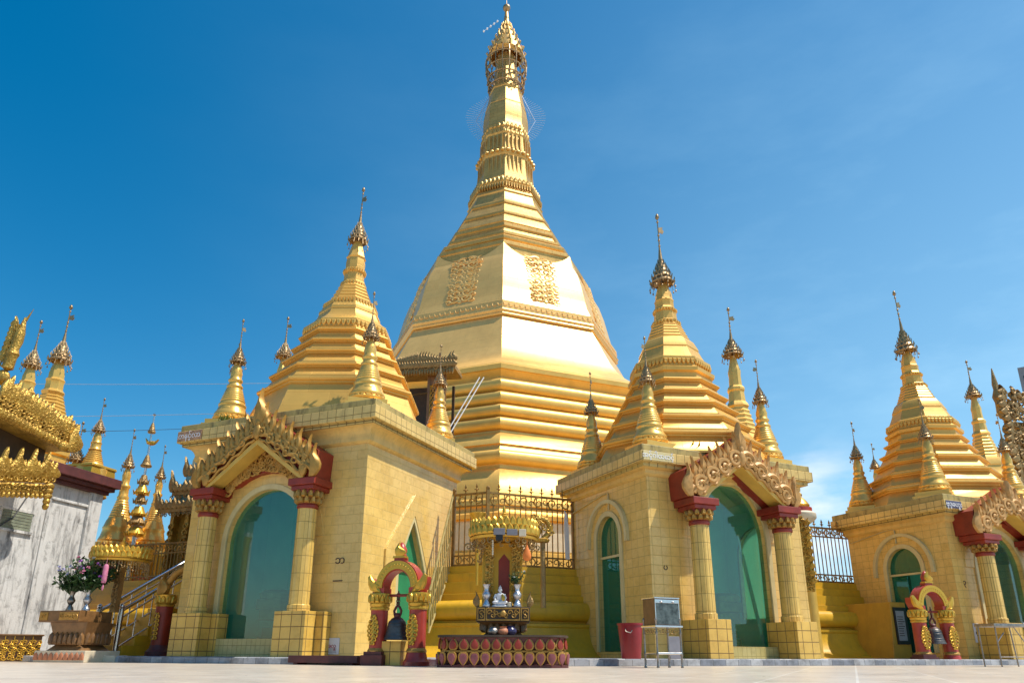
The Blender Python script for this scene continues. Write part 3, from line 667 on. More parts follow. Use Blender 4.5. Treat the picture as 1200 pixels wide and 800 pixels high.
def frame_ring(b, w, d, ov, z0, z1, ov1=None):
    """square moulding round the hall: overhang ov at the bottom, ov1 at the top"""
    o1 = ov if ov1 is None else ov1
    x0, y0, y1 = w / 2, 0, d
    A = [(-x0 - ov, y0 - ov), (x0 + ov, y0 - ov), (x0 + ov, y1 + ov), (-x0 - ov, y1 + ov)]
    Bq = [(-x0 - o1, y0 - o1), (x0 + o1, y0 - o1), (x0 + o1, y1 + o1), (-x0 - o1, y1 + o1)]
    V = [(a, c, z0) for a, c in A] + [(a, c, z1) for a, c in Bq]
    b.add(V, [(3, 2, 1, 0), (4, 5, 6, 7)] + [(i, (i + 1) % 4, (i + 1) % 4 + 4, i + 4) for i in range(4)])

def column(parent, x, y, hp0, hp, ct, capt, ped, rad=.178):
    """pedestal, tiled round shaft and lotus capital; ped = (width, how far it stands out)"""
    b = MB(); b.lathe([(rad * 1.12, hp), (rad * 1.12, hp + .10), (rad * 1.0, hp + .115), (rad, hp + .12), (rad * .95, ct)], 18, 0, (x, y, 0), cap=False)
    co = b.build('column', TLC, parent, 0)
    b = MB(); b.bx(x - ped[0] / 2, x + ped[0] / 2, -ped[1], .05, hp0, hp)
    if len(ped) > 2: b.bx(x - ped[2] / 2, x + ped[2] / 2, -ped[1] * .42, .04, hp0, hp - .003)
    b.build('pedestal', TLP, co, 0, .006)
    b = MB(); b.cur = 0
    b.lathe([(rad * .98, ct), (rad * 1.08, ct + .02), (rad * 1.08, ct + .06), (rad * .98, ct + .08), (rad, ct + .10), (rad * 1.2, capt)], 20, 0, (x, y, 0))
    b.cur = 1
    H = capt - ct - .09
    for row, (z, hh, kk) in enumerate(((ct + .09, H * .62, 1.0), (ct + .09 + H * .42, H * .62, 1.12))):
        for i in range(12):
            a = 2 * PI * (i + .5 * row) / 12; pet(b, Vector((x + rad * kk * math.cos(a), y + rad * kk * math.sin(a), 0)), a, .095, hh, z, .06, False)
    b.build('capital', None, co, 40, mats=[RED, GPT])
    return co

def pediment(parent, w2, z0, za, zi, tip, dep, px_cols, arch, gilt, seed=1, ox=0.0, big=False, ac=0.0):
    """deep red gabled porch hood with gilded flames, on two columns; w2 = half width at the eaves"""
    rr = random.Random(seed); yf = -dep
    ez = z0 + .30
    b = MB(); b.prism([(-w2, z0), (-w2 - .03, ez + .20), (-w2 * .5, (ez + za) / 2 + .22), (0, za + .27), (w2 * .5, (ez + za) / 2 + .22), (w2 + .03, ez + .20), (w2, z0), (w2 - .26, z0), (0, zi), (-w2 + .26, z0)], yf, .0)
    pe = b.build('pediment', RED, parent, 0, .008)
    pe.location = (ox, 0, 0)
    # yellow rake boards on the front, under edge showing
    b = MB()
    for s_ in (-1, 1): b.prism([(s_ * (w2 - .30), z0 - .01), (s_ * (w2 - .20), z0 + .01), (0, zi + .10), (0, zi - .02)], yf - .055, yf + .26)
    b.build('rake_board', VAU, pe, 0, .006)
    b = MB(); sl = (za - ez) / w2; sl0 = sl; cr = MB()
    for s_ in (-1, 1):
        # long curving band and scrolls along the rake
        path = []
        for i in range(25):
            t = i / 24; x = s_ * (w2 - .02) * (1 - t); z = z0 + .12 + (za - .16 - z0 - .12) * t
            path.append((x, yf - .07, z + .028 * math.sin(t * PI * 8)))
        b.tube(path, .048, 6)
        b.tube([(p[0] * .92, p[1] + .005, p[2] - .12) for p in path[1:-1]], .030, 6)
        nsc = 4 if big else 6
        for i in range(nsc):
            t = (i + .45) / nsc; x = s_ * (w2 - .12) * (1 - t); z = z0 + .16 + (za - .16 - z0 - .12) * t - .03
            b.spiral((x, z + (.02 if big else 0)), .165 if big else .105, 1.35, yf - .075, .05 if big else .032, -s_, PI / 2 + s_ * .8, 20, .04)
            if big: b.tube([(x + s_ * .16 - s_ * .30 * q / 8, yf - .08, z - .16 + .10 * math.sin(q * PI / 4) + .30 * sl0 * q / 8) for q in range(9)], .034, 6)
        nf = 12
        for i in range(nf):
            t = (i + .5) / nf; x = s_ * (w2 - .04) * (1 - t); z = ez - .10 + (za - ez) * t
            h = .30 + .15 * (i % 2) + .04 * rr.random()
            if big: h *= .92
            cr.flame(x, z + .03, .105, h, s_ * (.045 + .03 * rr.random()), yf + .0, .045, .03, -s_ * .02)
            cr.flame(x - s_ * .05, z - .02, .085, h * .58, s_ * .05, yf - .035, .035, .02, s_ * .014)
        # standing leaf at the eave
        cr.flame(s_ * (w2 - .02), z0 + .0, .15, .62, s_ * .07, yf - .03, .06, .04, s_ * .03)
        b.relief([(s_ * (w2 - .22) + .085 * math.cos(a * PI / 8), z0 + .17 + .15 * math.sin(a * PI / 8)) for a in range(16)], yf - .05, .04, .03)
    # apex leaf
    cr.flame(0, za - .05, .17, tip - za + .05, 0, yf - .02, .07, .05)
    cr.flame(-.09, za - .10, .11, (tip - za) * .72, -.05, yf, .05, .03); cr.flame(.09, za - .10, .11, (tip - za) * .72, .05, yf, .05, .03)
    b.ell((0, yf - .09, za - .20), (.085, .06, .16), 10, 8); b.ell((0, yf - .09, za - .02), (.06, .05, .09), 10, 8)
    b.build('scroll_band', gilt, pe, 45); cr.build('flame_crest', gilt, pe, 45)
    # carved field between arch and rake
    b = MB(); c = MB()
    half, spring, apex = arch; q = half + .30
    top = [(x * .97, z - .0) for x, z in ((-(w2 - .30), z0 + .02), (0, zi), (w2 - .30, z0 + .02))]
    dx_ = ac - ox; ap = [(dx_ + q * math.cos(PI * i / 16), spring + (apex + .30 - spring) * math.sin(PI * i / 16)) for i in range(17)]
    ap = [p for p in ap if p[1] > z0 - .02]
    b.prism([(w2 - .28, z0)] + [(0, zi)] + [(-(w2 - .28), z0)] + ap[::-1], -.16, -.02)
    for i in range(110):
        t = rr.random(); s_ = rr.choice((-1, 1)); x = s_ * (w2 - .45) * rr.random(); hi = z0 + (zi - z0) * (1 - abs(x) / (w2 - .28)) - .05
        lo = spring + (apex + .32 - spring) * math.sqrt(max(0, 1 - ((x - dx_) / q) ** 2)) + .04 if abs(x - dx_) < q else z0
        if hi - lo < .05: continue
        c.spiral((x, lo + (hi - lo) * t), min(.10, (hi - lo) * .6 + .03), 1.1, -.18, .022, s_, rr.random() * 6, 12, .03)
    fo = b.build('tympanum', RED, pe, 0); c.build('floral_relief', gilt, fo, 45)
    return pe

def shrine_hall(pos, rz, S, label):
    w, d, wt = S['w'], S['d'], S['wt']; base = .11
    o = empty('shrine_hall', pos, rz, label, 'shrine hall', 'yellow tiled shrine halls round the stupa')
    hw = w / 2
    A = S['arch']; ac = S['ac']; ap = archpts(hw + ac, A[0], A[1], A[2], 'round')
    b = MB()
    wall_hole(b, (-hw, 0, 0), (1, 0, 0), (0, -1, 0), w, base, wt, hw, ap, A[3], .20)
    D = S['door']; sg = D['side']; dp = archpts(D['c'], D['half'], D['spring'], D['apex'], D['kind'])
    if sg > 0:
        wall_hole(b, (hw, 0, 0), (0, 1, 0), (1, 0, 0), d, base, wt, D['c'], dp, D['sill'], .16); so_ = ((hw, 0, 0), (0, 1, 0), (1, 0, 0))
        b.add([(-hw, d, base), (-hw, 0, base), (-hw, 0, wt), (-hw, d, wt)], [(0, 1, 2, 3)])
    else:
        dm = [(d - x, z) for x, z in dp][::-1]
        wall_hole(b, (-hw, d, 0), (0, -1, 0), (-1, 0, 0), d, base, wt, d - D['c'], dm, D['sill'], .16); so_ = ((-hw, d, 0), (0, -1, 0), (-1, 0, 0)); dp = dm
        if D.get('open'): b.add([(hw, 0, base), (hw, d, base), (hw, d, wt), (hw, 0, wt)], [(0, 1, 2, 3)])
        else: wall_hole(b, (hw, 0, 0), (0, 1, 0), (1, 0, 0), d, base, wt, 1.1, archpts(1.1, .6, 2.2, 2.8, 'round'), .9, .16)
        b2 = MB()
        if not D.get('open'): pane(b2, (hw, 0, 0), (0, 1, 0), (1, 0, 0), archpts(1.1, .6, 2.2, 2.8, 'round'), .904, .06, .075); b2.build('added_side_window', FRG, o, 0, recalc=True)  # unseen opening and pane added to let sun brighten the room
    b.add([(hw, d, base), (-hw, d, base), (-hw, d, wt), (hw, d, wt)], [(0, 1, 2, 3)])
    b.build('wall', TIM if S.get('warm') else TIL, o, 0)
    # interior
    ix, iy0, iy1 = hw - .20, .20, min(2.05, d - .2)
    b = MB()
    b.add([(-ix, iy1, base), (ix, iy1, base), (ix, iy1, wt - .05), (-ix, iy1, wt - .05)], [(0, 1, 2, 3)])
    if sg > 0: b.add([(-ix, iy0, base), (-ix, iy1, base), (-ix, iy1, wt - .05), (-ix, iy0, wt - .05)], [(0, 1, 2, 3)])
    else: wall_hole(b, (ix, iy0, 0), (0, 1, 0), (-1, 0, 0), iy1 - iy0, base, wt - .05, 1.1 - iy0, archpts(1.1 - iy0, .6, 2.2, 2.8, 'round'), .9, 0.0)
    b.add([(-ix, iy0, wt - .05), (-ix, iy1, wt - .05), (ix, iy1, wt - .05), (ix, iy0, wt - .05)], [(0, 1, 2, 3)])
    b.add([(-hw + .02, .05, base + .02), (hw - .02, .05, base + .02), (hw - .02, iy1, base + .02), (-hw + .02, iy1, base + .02)], [(0, 1, 2, 3)])
    rm = b.build('inner_room', S.get('room', TEL), o, 0)
    # an inner pier and arch opposite
    b = MB(); b.bx(-.95, -.55, iy1 - .28, iy1 - .01, base + .03, wt - .4); b.bx(.55, .95, iy1 - .28, iy1 - .01, base + .03, wt - .4)
    b.prism([(-.55, 2.0)] + [(-.55 * math.cos(PI * i / 12), 2.0 + .6 * math.sin(PI * i / 12)) for i in range(1, 12)] + [(.55, 2.0), (.55, 2.9), (-.55, 2.9)], iy1 - .26, iy1 - .01)
    b.build('inner_arch', TEA, rm, 0)
    b = MB(); tx = S.get('throne', -.5)
    for z, ww in ((base + .03, .55), (base + .18, .46), (base + .34, .36), (base + .66, .48), (base + .86, .58)): b.box((tx, .72, z + .09), (ww * 2 * .5, ww * 1.0, .17 if z < .5 else .19))
    b.lathe([(.22, 1.07), (.34, 1.16), (.36, 1.26), (.30, 1.32)], 16, 0, (tx, .72, 0))
    b.build('altar_throne', BRN if S.get('dark') else GCB, rm, 0, .01)
    # glass
    b = MB(); pane(b, (-hw, 0, 0), (1, 0, 0), (0, -1, 0), ap, A[3] + .004, .10, .112); b.build('window_glass', GLG, o, 0, recalc=True)
    # arch trims
    O, U, N = (-hw, 0, 0), (1, 0, 0), (0, -1, 0)
    b = MB(); strip(b, O, U, N, [(ap[0][0], A[3])] + ap + [(ap[-1][0], A[3])], .10, .035); b.build('arch_trim', TRM, o, 30)
    oa = [(hw + ac + (x - hw - ac) * (1 + .10 / A[0]), z + (z - A[1]) * .10 / (A[2] - A[1])) for x, z in ap]
    b = MB(); strip(b, O, U, N, [(oa[0][0], A[1] - .0)] + oa + [(oa[-1][0], A[1])], .30, .02); b.build('archivolt', TIM if S.get('warm') else TIL, o, 30)
    b = MB(); b.bx(ac - A[0] - .1, ac + A[0] + .1, -.20, -.002, base, A[3] - .004); b.build('sill_dado', DAD, o, 0, .006)
    # side door
    O2, U2, N2 = so_
    b = MB()
    if D.get('open'):
        pane(b, O2, U2, N2, dp, D['transom'] + .02, .10, .115)
        xm = (dp[0][0] + dp[-1][0]) / 2 - .04; pane(b, O2, U2, N2, [(dp[0][0] + .01, D['transom'] - .03), (xm, D['transom'] - .03)], D['sill'] + .004, .10, .125)
    else: pane(b, O2, U2, N2, dp, D['sill'] + .004, .10, .115)
    dw = b.build('side_door', D['mat'], o, 0, recalc=True)
    b = MB(); jamb = [(dp[0][0], D['sill'])] + dp + [(dp[-1][0], D['sill'])]
    strip(b, O2, U2, N2, jamb, .10, .03); b.build('door_trim', TRM, dw, 30)
    b = MB(); zt_ = D['transom']; Ov, Uv, Nv = Vector(O2), Vector(U2), Vector(N2)
    m_ = Ov + Uv * (sum(x for x, z in dp) / len(dp)) - Nv * .085; b.box((m_.x, m_.y, zt_), (.05, D['half'] * 1.98, .045)); b.build('transom', TRM, dw, 0)
    if D['kind'] == 'round':
        hp_ = [(m[0] + (m[0] - (sum(x for x, z in dp) / len(dp))) * .62, m[1] + (m[1] - D['spring']) * .55) for m in dp]
        b = MB(); strip(b, O2, U2, N2, [(hp_[0][0] - .0, D['spring'] - .12)] + hp_ + [(hp_[-1][0], D['spring'] - .12)], .075, .075); b.build('hood_mould', TRM, o, 30)
    else:
        c_ = D['c']; b = MB(); n_ = len(dp); hf = D['half']
        inn = [(c_ + (x - c_) * (1 + .10 / hf), z + (z - D['spring']) * .12 + .0) for x, z in dp]
        out = [(c_ - 1.0 + 2.0 * i / (n_ - 1), 2.02 + 1.2 * (1 - abs(2 * i / (n_ - 1) - 1))) for i in range(n_)]
        inn = [(inn[0][0], base)] + inn + [(inn[-1][0], base)]; out = [(c_ - 1.0, base)] + out + [(c_ + 1.0, base)]
        def hq(x, z, d): p = Ov + Uv * x + Nv * d; return (p.x, p.y, z)
        for i in range(len(inn) - 1):
            b.add([hq(*inn[i], .04), hq(*inn[i + 1], .04), hq(*out[i + 1], .04), hq(*out[i], .04)], [(0, 1, 2, 3)])
            b.add([hq(*out[i], .04), hq(*out[i + 1], .04), hq(*out[i + 1], -.01), hq(*out[i], -.01)], [(0, 1, 2, 3)])
            b.add([hq(*inn[i], -.01), hq(*inn[i + 1], -.01), hq(*inn[i + 1], .04), hq(*inn[i], .04)], [(0, 1, 2, 3)])
        b.build('pointed_hood', TIL, o, 0, recalc=True)
    # cornice: coved soffit, moulding, fascia, parapet
    f0, f1, p1, ov = S['f0'], S['f1'], S['p1'], S['ov']
    b = MB()
    frame_ring(b, w, d, .02, wt - .14, wt - .10, .07); frame_ring(b, w, d, .07, wt - .10, wt - .03)
    steps = 5
    for i in range(steps):
        t0, t1 = i / steps, (i + 1) / steps
        e0 = .06 + (ov - .10 - .06) * (1 - math.cos(t0 * PI / 2)); e1 = .06 + (ov - .10 - .06) * (1 - math.cos(t1 * PI / 2))
        h0 = wt - .03 + (f0 - .07 - wt + .03) * math.sin(t0 * PI / 2); h1 = wt - .03 + (f0 - .07 - wt + .03) * math.sin(t1 * PI / 2)
        frame_ring(b, w, d, e0, h0, h1, e1)
    b.build('cornice', COV, o, 0)
    b = MB(); frame_ring(b, w, d, ov - .08, f0 - .07, f0); b.build('cornice_moulding', TLS, o, 0)
    b = MB(); frame_ring(b, w, d, ov, f0, f1); fa = b.build('fascia', TLF, o, 0, .012)
    b = MB(); frame_ring(b, w, d, ov - .035, f1 + .002, p1); b.build('parapet', PAR, o, 0, .015)
    # porch
    for x in S['cols']: column(o, x, -S['cy'], base, S['hp'], S['ct'], S['capt'], S['ped'])
    for x in S['cols']:
        b = MB(); b.box((x, -S['cy'] + .04, S['capt'] + .04), (.48, .52, .08)); b.box((x, -S['cy'] + .04, S['capt'] + .145), (.58, .60, .13)); b.build('impost', RED, o, 0, .012)
    pw2 = S['pw2']
    pediment(o, pw2, S['capt'] + .212, S['pa'], S['pi'], S['tip'], S['pdep'], S['cols'], A[:3], S['gilt'], S['seed'], S.get('ox', 0), S.get('warm', False), ac)
    # main spire
    b = MB(); ph = -PI / 2; ln = S['lean']; sc_ = S.get('sscale', 1.0)
    prof = [(r * sc_, p1 + z * sc_ - .02) for r, z in S['prof']]
    b.lathe(prof, 8, ph, (0, d / 2, 0), cap=False, lean=ln)
    z00 = prof[0][1]
    for (r, z, h, cnt, dn) in S['lotus']:
        zz = p1 + z * sc_; b.M = Matrix.Translation((ln[0] * (zz - z00), d / 2 + ln[1] * (zz - z00), 0)); petals_ring(b, 8, r * sc_, zz, h * sc_, cnt, .035, ph, dn); b.M = None
    sp = b.build('spire', GSP, o, 28)
    top = p1 + S['hti'][0] * sc_
    hti(sp, (ln[0] * (top - z00), d / 2 + ln[1] * (top - z00), top), S['hti'][1] * sc_, S['hti'][2], 0, ln)
    return o

SMALL = None
def corner_spire(parent, loc, s=1.0, rz=0.0, pedestal=True):
    """round gilded corner spire, 2.62 high over the roof"""
    global SMALL
    if SMALL is None:
        b = MB(); b.box((0, 0, .05), (.84, .84, .10)); b.box((0, 0, .15), (.74, .74, .10))
        b.lathe([(.30, .20), (.36, .23), (.37, .27), (.33, .31), (.345, .33), (.35, .36), (.33, .40), (.30, .45), (.275, .52), (.27, .55), (.285, .57), (.28, .60), (.25, .64)] +
                [(x, z) for i in range(6) for x, z in ((.25 - .015 * i, .655 + i * .052), (.258 - .016 * i, .68 + i * .052), (.238 - .015 * i, .70 + i * .052))] +
                [(.15, .97), (.17, 1.0), (.165, 1.03), (.13, 1.07), (.125, 1.11), (.15, 1.14), (.15, 1.17), (.12, 1.20), (.12, 1.26), (.125, 1.32), (.10, 1.42), (.08, 1.50), (.06, 1.56)], 20, 0, cap=False)
        petals_ring(b, 0, .325, .20, .12, 20, .03, 0, True, oct=False)
        b.ell((0, -.27, .46), (.10, .03, .06), 8, 6)
        o = b.build('corner_spire', GLF, parent, 50); SMALL = o.data
    else:
        o = bpy.data.objects.new('corner_spire', SMALL); COL.objects.link(o); o.parent = parent
    o.location = loc; o.scale = (s, s, s); o.rotation_euler = (0, 0, rz)
    hti(o, (0, 0, 1.55), 1.08, .88, rnd.random() * 6)
    return o

def terr(r0, z0, r1, z1, k=1.0):
    return [(r0, z0), (r0, z0 + .06 * k), (r0 - .03, z0 + .07 * k), (r1 + .02, z1 - .25 * k), (r1, z1 - .23 * k), (r1 + .035, z1 - .20 * k), (r1 + .035, z1 - .17 * k), (r1 + .075, z1 - .145 * k), (r1 + .095, z1 - .10 * k), (r1 + .085, z1 - .05 * k), (r1 + .03, z1 - .03 * k), (r1 - .02, z1)]
PROF_L = terr(2.02, 0, 1.70, .94, .8) + terr(1.66, .94, 1.50, 1.31, .6) + terr(1.46, 1.31, 1.28, 1.70, .6) + terr(1.25, 1.70, 1.12, 2.0, .5) + terr(1.10, 2.0, .99, 2.30, .5) + [(1.0, 2.33), (.96, 2.47), (1.0, 2.49), (1.0, 2.53), (.90, 2.60), (.84, 2.66),
          (.80, 2.70), (.73, 2.80), (.70, 2.90), (.71, 2.92), (.70, 2.98), (.66, 3.02), (.63, 3.10), (.58, 3.18), (.53, 3.22)] + [(x, z) for i in range(5) for x, z in ((.50 - .042 * i, 3.24 + i * .098), (.515 - .042 * i, 3.27 + i * .098), (.49 - .042 * i, 3.30 + i * .098))] + \
         [(.28, 3.74), (.30, 3.77), (.29, 3.82), (.24, 3.85), (.23, 4.05), (.26, 4.09), (.26, 4.13), (.22, 4.17), (.225, 4.35), (.21, 4.45), (.235, 4.48), (.20, 4.54), (.15, 4.75), (.10, 4.92)]
PROF_M = terr(1.98, 0, 1.76, .52, .7) + terr(1.72, .52, 1.53, .92, .62) + terr(1.48, .92, 1.31, 1.28, .55) + terr(1.27, 1.28, 1.12, 1.60, .5) + terr(1.08, 1.60, .96, 1.90, .5) + [(.92, 1.91), (.90, 2.04), (.96, 2.07), (.97, 2.15), (.90, 2.19), (.88, 2.21), (.86, 2.34), (.90, 2.36), (.90, 2.41), (.84, 2.44),
          (.80, 2.46), (.73, 2.60), (.67, 2.74), (.68, 2.76), (.66, 2.82), (.62, 2.90), (.58, 2.98), (.52, 3.04)] + [(x, z) for i in range(5) for x, z in ((.49 - .034 * i, 3.06 + i * .082), (.50 - .034 * i, 3.085 + i * .082), (.48 - .034 * i, 3.11 + i * .082))] + \
         [(.31, 3.47), (.32, 3.50), (.30, 3.54), (.27, 3.57), (.25, 3.80), (.265, 3.83), (.25, 3.88), (.22, 3.92), (.215, 4.06), (.23, 4.09), (.20, 4.14), (.19, 4.26), (.13, 4.45), (.08, 4.55)]
LOT_L = [(.98, 2.33, .15, 7, True), (.60, 3.04, .14, 6, True), (.27, 3.66, .12, 3, True), (.24, 4.03, .10, 3, True)]
LOT_M = [(.88, 2.21, .13, 7, True), (.31, 3.42, .10, 3, True), (.25, 3.76, .08, 3, True)]
L0 = P(415, 768, 13.0); M0 = P(769, 770, 13.4); R0 = P(1136, 770, 16.45)
yL, yM, yR = R(22.8), R(24.5), R(23.3)
posL = Vector((L0.x - math.cos(yL) * 2.05, L0.y + math.sin(yL) * 2.05, 0))
posM = Vector((M0.x + math.cos(yM) * 1.85, M0.y + math.sin(yM) * 1.85, 0))
posR = Vector((R0.x + math.cos(yR) * 1.78, R0.y + math.sin(yR) * 1.78, 0))
SL = dict(w=4.1, d=3.6, wt=4.0, arch=(.92, 2.18, 3.16, .42), f0=4.23, f1=4.475, p1=4.605, ov=.33, ox=-.09, cols=(-1.31, 1.03), cy=.28, ac=-.12, hp=.86, ct=2.64, capt=2.97, ped=(.66, .50, 1.0), pw2=1.36,
          pa=4.36, pi=3.94, tip=5.05, pdep=.47, gilt=GPT, seed=2, prof=PROF_L, lotus=LOT_L, lean=(.028, 0), hti=(4.90, 1.55, .86), door=dict(side=1, c=1.74, half=.5, spring=1.72, apex=2.68, sill=.62, kind='point', mat=GRN, transom=1.72), throne=-.26, dark=True, room=TEL)
SM = dict(w=3.7, d=2.9, wt=3.5, arch=(.80, 2.28, 3.38, .32), f0=3.55 + .02, f1=3.775, p1=3.905, ov=.26, cols=(-1.0, 1.0), cy=.37, ac=.10, hp=.76, ct=2.42, capt=2.70, ped=(.50, .72), pw2=1.27, ox=-.06,
          pa=3.95, pi=3.62, tip=4.48, pdep=.52, gilt=GPP, seed=5, prof=PROF_M, lotus=LOT_M, lean=(-.024, -.01), hti=(4.50, 1.92, .85), door=dict(side=-1, c=1.42, half=.42, spring=2.36, apex=2.82, sill=.22, kind='round', mat=GLS, transom=2.02), throne=.28, warm=True)
SR = dict(w=3.56, d=2.75, wt=3.2, arch=(.78, 2.05, 2.9, .32), f0=3.29, f1=3.50, p1=3.64, ov=.26, cols=(-1.18, .70), cy=.37, ac=-.20, hp=.84, ct=2.26, capt=2.52, ped=(.50, .72), pw2=1.24, ox=-.28,
          pa=3.62, pi=3.3, tip=4.02, pdep=.52, gilt=GPP, seed=9, prof=PROF_M, lotus=LOT_M, lean=(-.072, -.02), hti=(4.50, 1.92, .85), sscale=.95, door=dict(side=-1, c=1.24, half=.46, spring=2.1, apex=2.60, sill=.24, kind='round', mat=GLS, transom=2.0, open=1), throne=-.3, warm=True)
hallL = shrine_hall(posL, -yL, SL, 'largest yellow tiled shrine hall, with a tall green arched window and pointed side door')
hallM = shrine_hall(posM, yM, SM, 'yellow tiled shrine hall with a donation box stand and red bin at its corner')
hallR = shrine_hall(posR, yR, SR, 'yellow tiled shrine hall at the far right with an open side door behind a bell')
for h, S, ids in ((hallL, SL, ('fl', 'fr', 'br')), (hallM, SM, ('fl', 'fr', 'bl')), (hallR, SR, ('fl', 'fr', 'bl'))):
    x = S['w'] / 2 - .35
    for q in ids: corner_spire(h, (-x + (.04 if h is hallM else 0) if q[1] == 'l' else x, .36 if q[0] == 'f' else S['d'] - .33, S['p1'] - .03), 1.0 if h is hallL else .97, rnd.random())

# lettering and number marks on the halls
def sign(parent, name, x0, x1, z0, z1, y, mat, s, ink, size):
    b = MB(); b.bx(x0, x1, y - .012, y, z0, z1); n_ = b.build(name, mat, parent, 0, .004)
    text(s, size, 'lettering', ink, n_, ((x0 + x1) / 2, y - .014, (z0 + z1) / 2), (PI / 2, 0, 0)); return n_
sign(hallL, 'name_tile', -2.36, -1.72, 4.255, 4.455, -.332, paint('faded_rust_tile', (.44, .24, .13), .5, 0, .45, 9), 'တနင်္လာ', WLT, .15)
sign(hallM, 'name_tile', -2.08, -1.42, 3.59, 3.765, -.262, TRM, 'အင်္ဂါထောင့်', WLT, .13)
sign(hallR, 'name_plate', -2.00, -1.50, 3.31, 3.48, -.262, SBL, 'ဗုဒ္ဓဟူး', WLT, .15)
text('ဘ', .19, 'number_mark', INK, hallL, (1.62, -.006, 1.74), (PI / 2, 0, 0))
b = MB(); b.bx(1.50, 1.70, -.007, .0, 1.375, 1.395); b.build('painted_mark', INK, hallL, 0)
text('ပ', .15, 'number_mark', INK, hallM, (-1.54, -.006, 1.68), (PI / 2, 0, 0))
text('၃', .15, 'number_mark', INK, hallR, (-1.50, -.006, 1.72), (PI / 2, 0, 0))
nt = sign(hallL, 'notice_tile', 1.42, 1.74, .155, .425, -.004, PPR, 'အလှူ', RIN, .09)
b = MB()
for i in range(4): b.bx(1.47, 1.69, -.022, -.0165, .185 + .022 * i, .193 + .022 * i)
b.build('small_print', CBL, nt, 0)
for x in (-.78, -.22): 
    nt = sign(hallR, 'notice_paper', x - .17 - .55, x + .02 - .55, .45, .85, -.006 if x < -.5 else -.74, PPR, 'စာ', INK, .10)
# electrical conduit up the side wall of the middle hall and of the right hall
for h, S, zc in ((hallM, SM, 3.16), (hallR, SR, 2.95)):
    xw = -S['w'] / 2 - .02
    b = MB(); b.tube([(xw, S['d'] - .1, zc - .05), (xw, 1.55, zc + .12), (xw, 1.36, zc + .12), (xw, 1.33, zc + .09), (xw, 1.33, zc - .22)], .016, 6); b.build('conduit', TRM, h, 60)
# dark doorway leaf standing open in the right hall: teal leaf at the left half, dark room beyond
b = MB(); b.bx(-SR['w'] / 2 + .10, -SR['w'] / 2 + .13, .82, 1.26, .25, 2.0); 
# fluorescent tube leaning inside the middle hall
b = MB(); b.tube([(1.0, .42, .34), (.72, .50, 2.1)], .035, 8); b.tube([(.72, .50, 2.1), (.67, .52, 2.5)], .02, 6)
po = b.build('leaning_pole', PPR, None, 60, loc=posM, rot=(0, 0, yM)); tag(po, 'pale pole leaning inside the big green window of the middle hall', 'pole')

# ---------------------------------------------------------------- ornamental iron fences
def fence(name, pts, z, h, label, frieze=.26, low=.22, pitch=.118, spear=True):
    o = empty(name, (pts[0][0], pts[0][1], z), 0, label, 'fence')
    bars, rails, fr, fr2, posts = MB(), MB(), MB(), MB(), []
    org = Vector((pts[0][0], pts[0][1], 0))
    for i, (a, c) in enumerate(zip(pts, pts[1:])):
        a, c = Vector((*a, 0)) - org, Vector((*c, 0)) - org; L = (c - a).length; u = (c - a) / L; ang = math.atan2(u.y, u.x)
        T = Matrix.Translation(a) @ Matrix.Rotation(ang, 4, 'Z')
        for q in (bars, rails, fr, fr2): q.M = T
        for zz, rr_ in ((0.03, .020), (low, .016), (h - frieze, .016), (h, .022)): rails.bx(0, L, -rr_, rr_, zz - rr_, zz + rr_)
        n = max(2, int(L / pitch))
        for k in range(1, n):
            x = L * k / n; bars.tube([(x, 0, .03), (x, 0, h - frieze * .0)], .0135, 5)
            if spear and k % 2 == 0:
                bars.tube([(x, 0, h), (x, 0, h + .10)], .012, 5)
                bars.lathe([(.008, h + .05), (.034, h + .09), (.010, h + .12), (.028, h + .145), (.002, h + .23)], 6, 0, (x, 0, 0), cap=False)
                bars.bx(x - .055, x + .055, -.008, .008, h + .085, h + .10)
        m = max(1, int(L / (frieze * 1.15)))
        for k in range(m):
            x = L * (k + .5) / m; s_ = 1 if k % 2 else -1; r_ = frieze * .46
            fr.spiral((x, h - frieze / 2), r_, 1.2, -.012, .021, s_, PI / 2 * s_, 16); fr.spiral((x + L / m * .5, h - frieze / 2 + .03 * s_), r_ * .62, 1.0, .01, .017, -s_, 0, 12)
        m = max(1, int(L / (low * 1.15)))
        for k in range(m):
            x = L * (k + .5) / m; s_ = 1 if k % 2 else -1; r_ = low * .44
            fr2.spiral((x, low / 2 + .015), r_, 1.15, -.012, .018, s_, -PI / 2 * s_, 14); fr2.spiral((x + L / m * .5, low / 2 + .015), r_ * .6, 1.0, .01, .014, -s_, 0, 10)
        ends = [0, L] if i == len(pts) - 2 else [0]
        for x in ends:
            p = MB(); p.M = T; p.bx(x - .032, x + .032, -.032, .032, -.02, h + .07); p.ell((x, 0, h + .10), (.045, .045, .05), 8, 6); posts.append(p)
    bars.build('bars', IRO, o, 60); rails.build('rail', IRO, o, 0); fr.build('upper_frieze', GPT, o, 50); fr2.build('lower_frieze', GPT, o, 50)
    for p in posts: p.build('post', IRO, o, 0)
    return o
def meet(px, p0, d, py=640):
    """where the sight plane of an image column meets a plan line"""
    r = ray(px, py); t = (p0[0] * r.y - p0[1] * r.x) / (r.x * d[1] - r.y * d[0]); return (p0[0] + d[0] * t, p0[1] + d[1] * t)
V0 = (AX[0], AX[1] - 24.80); dl, dr = (-.9239, .3827), (.9239, .3827)
fz = TZ; fh = Zat(577, V0[1], 590) - fz
fl_, fr_ = meet(531, V0, dl), meet(672, V0, dr)
fence('iron_fence', [fl_, V0, fr_], fz, fh, 'gilt scrolled iron fence in the gap between the two nearest shrine halls')
ra, rb = meet(948, V0, dr), meet(1001, V0, dr)
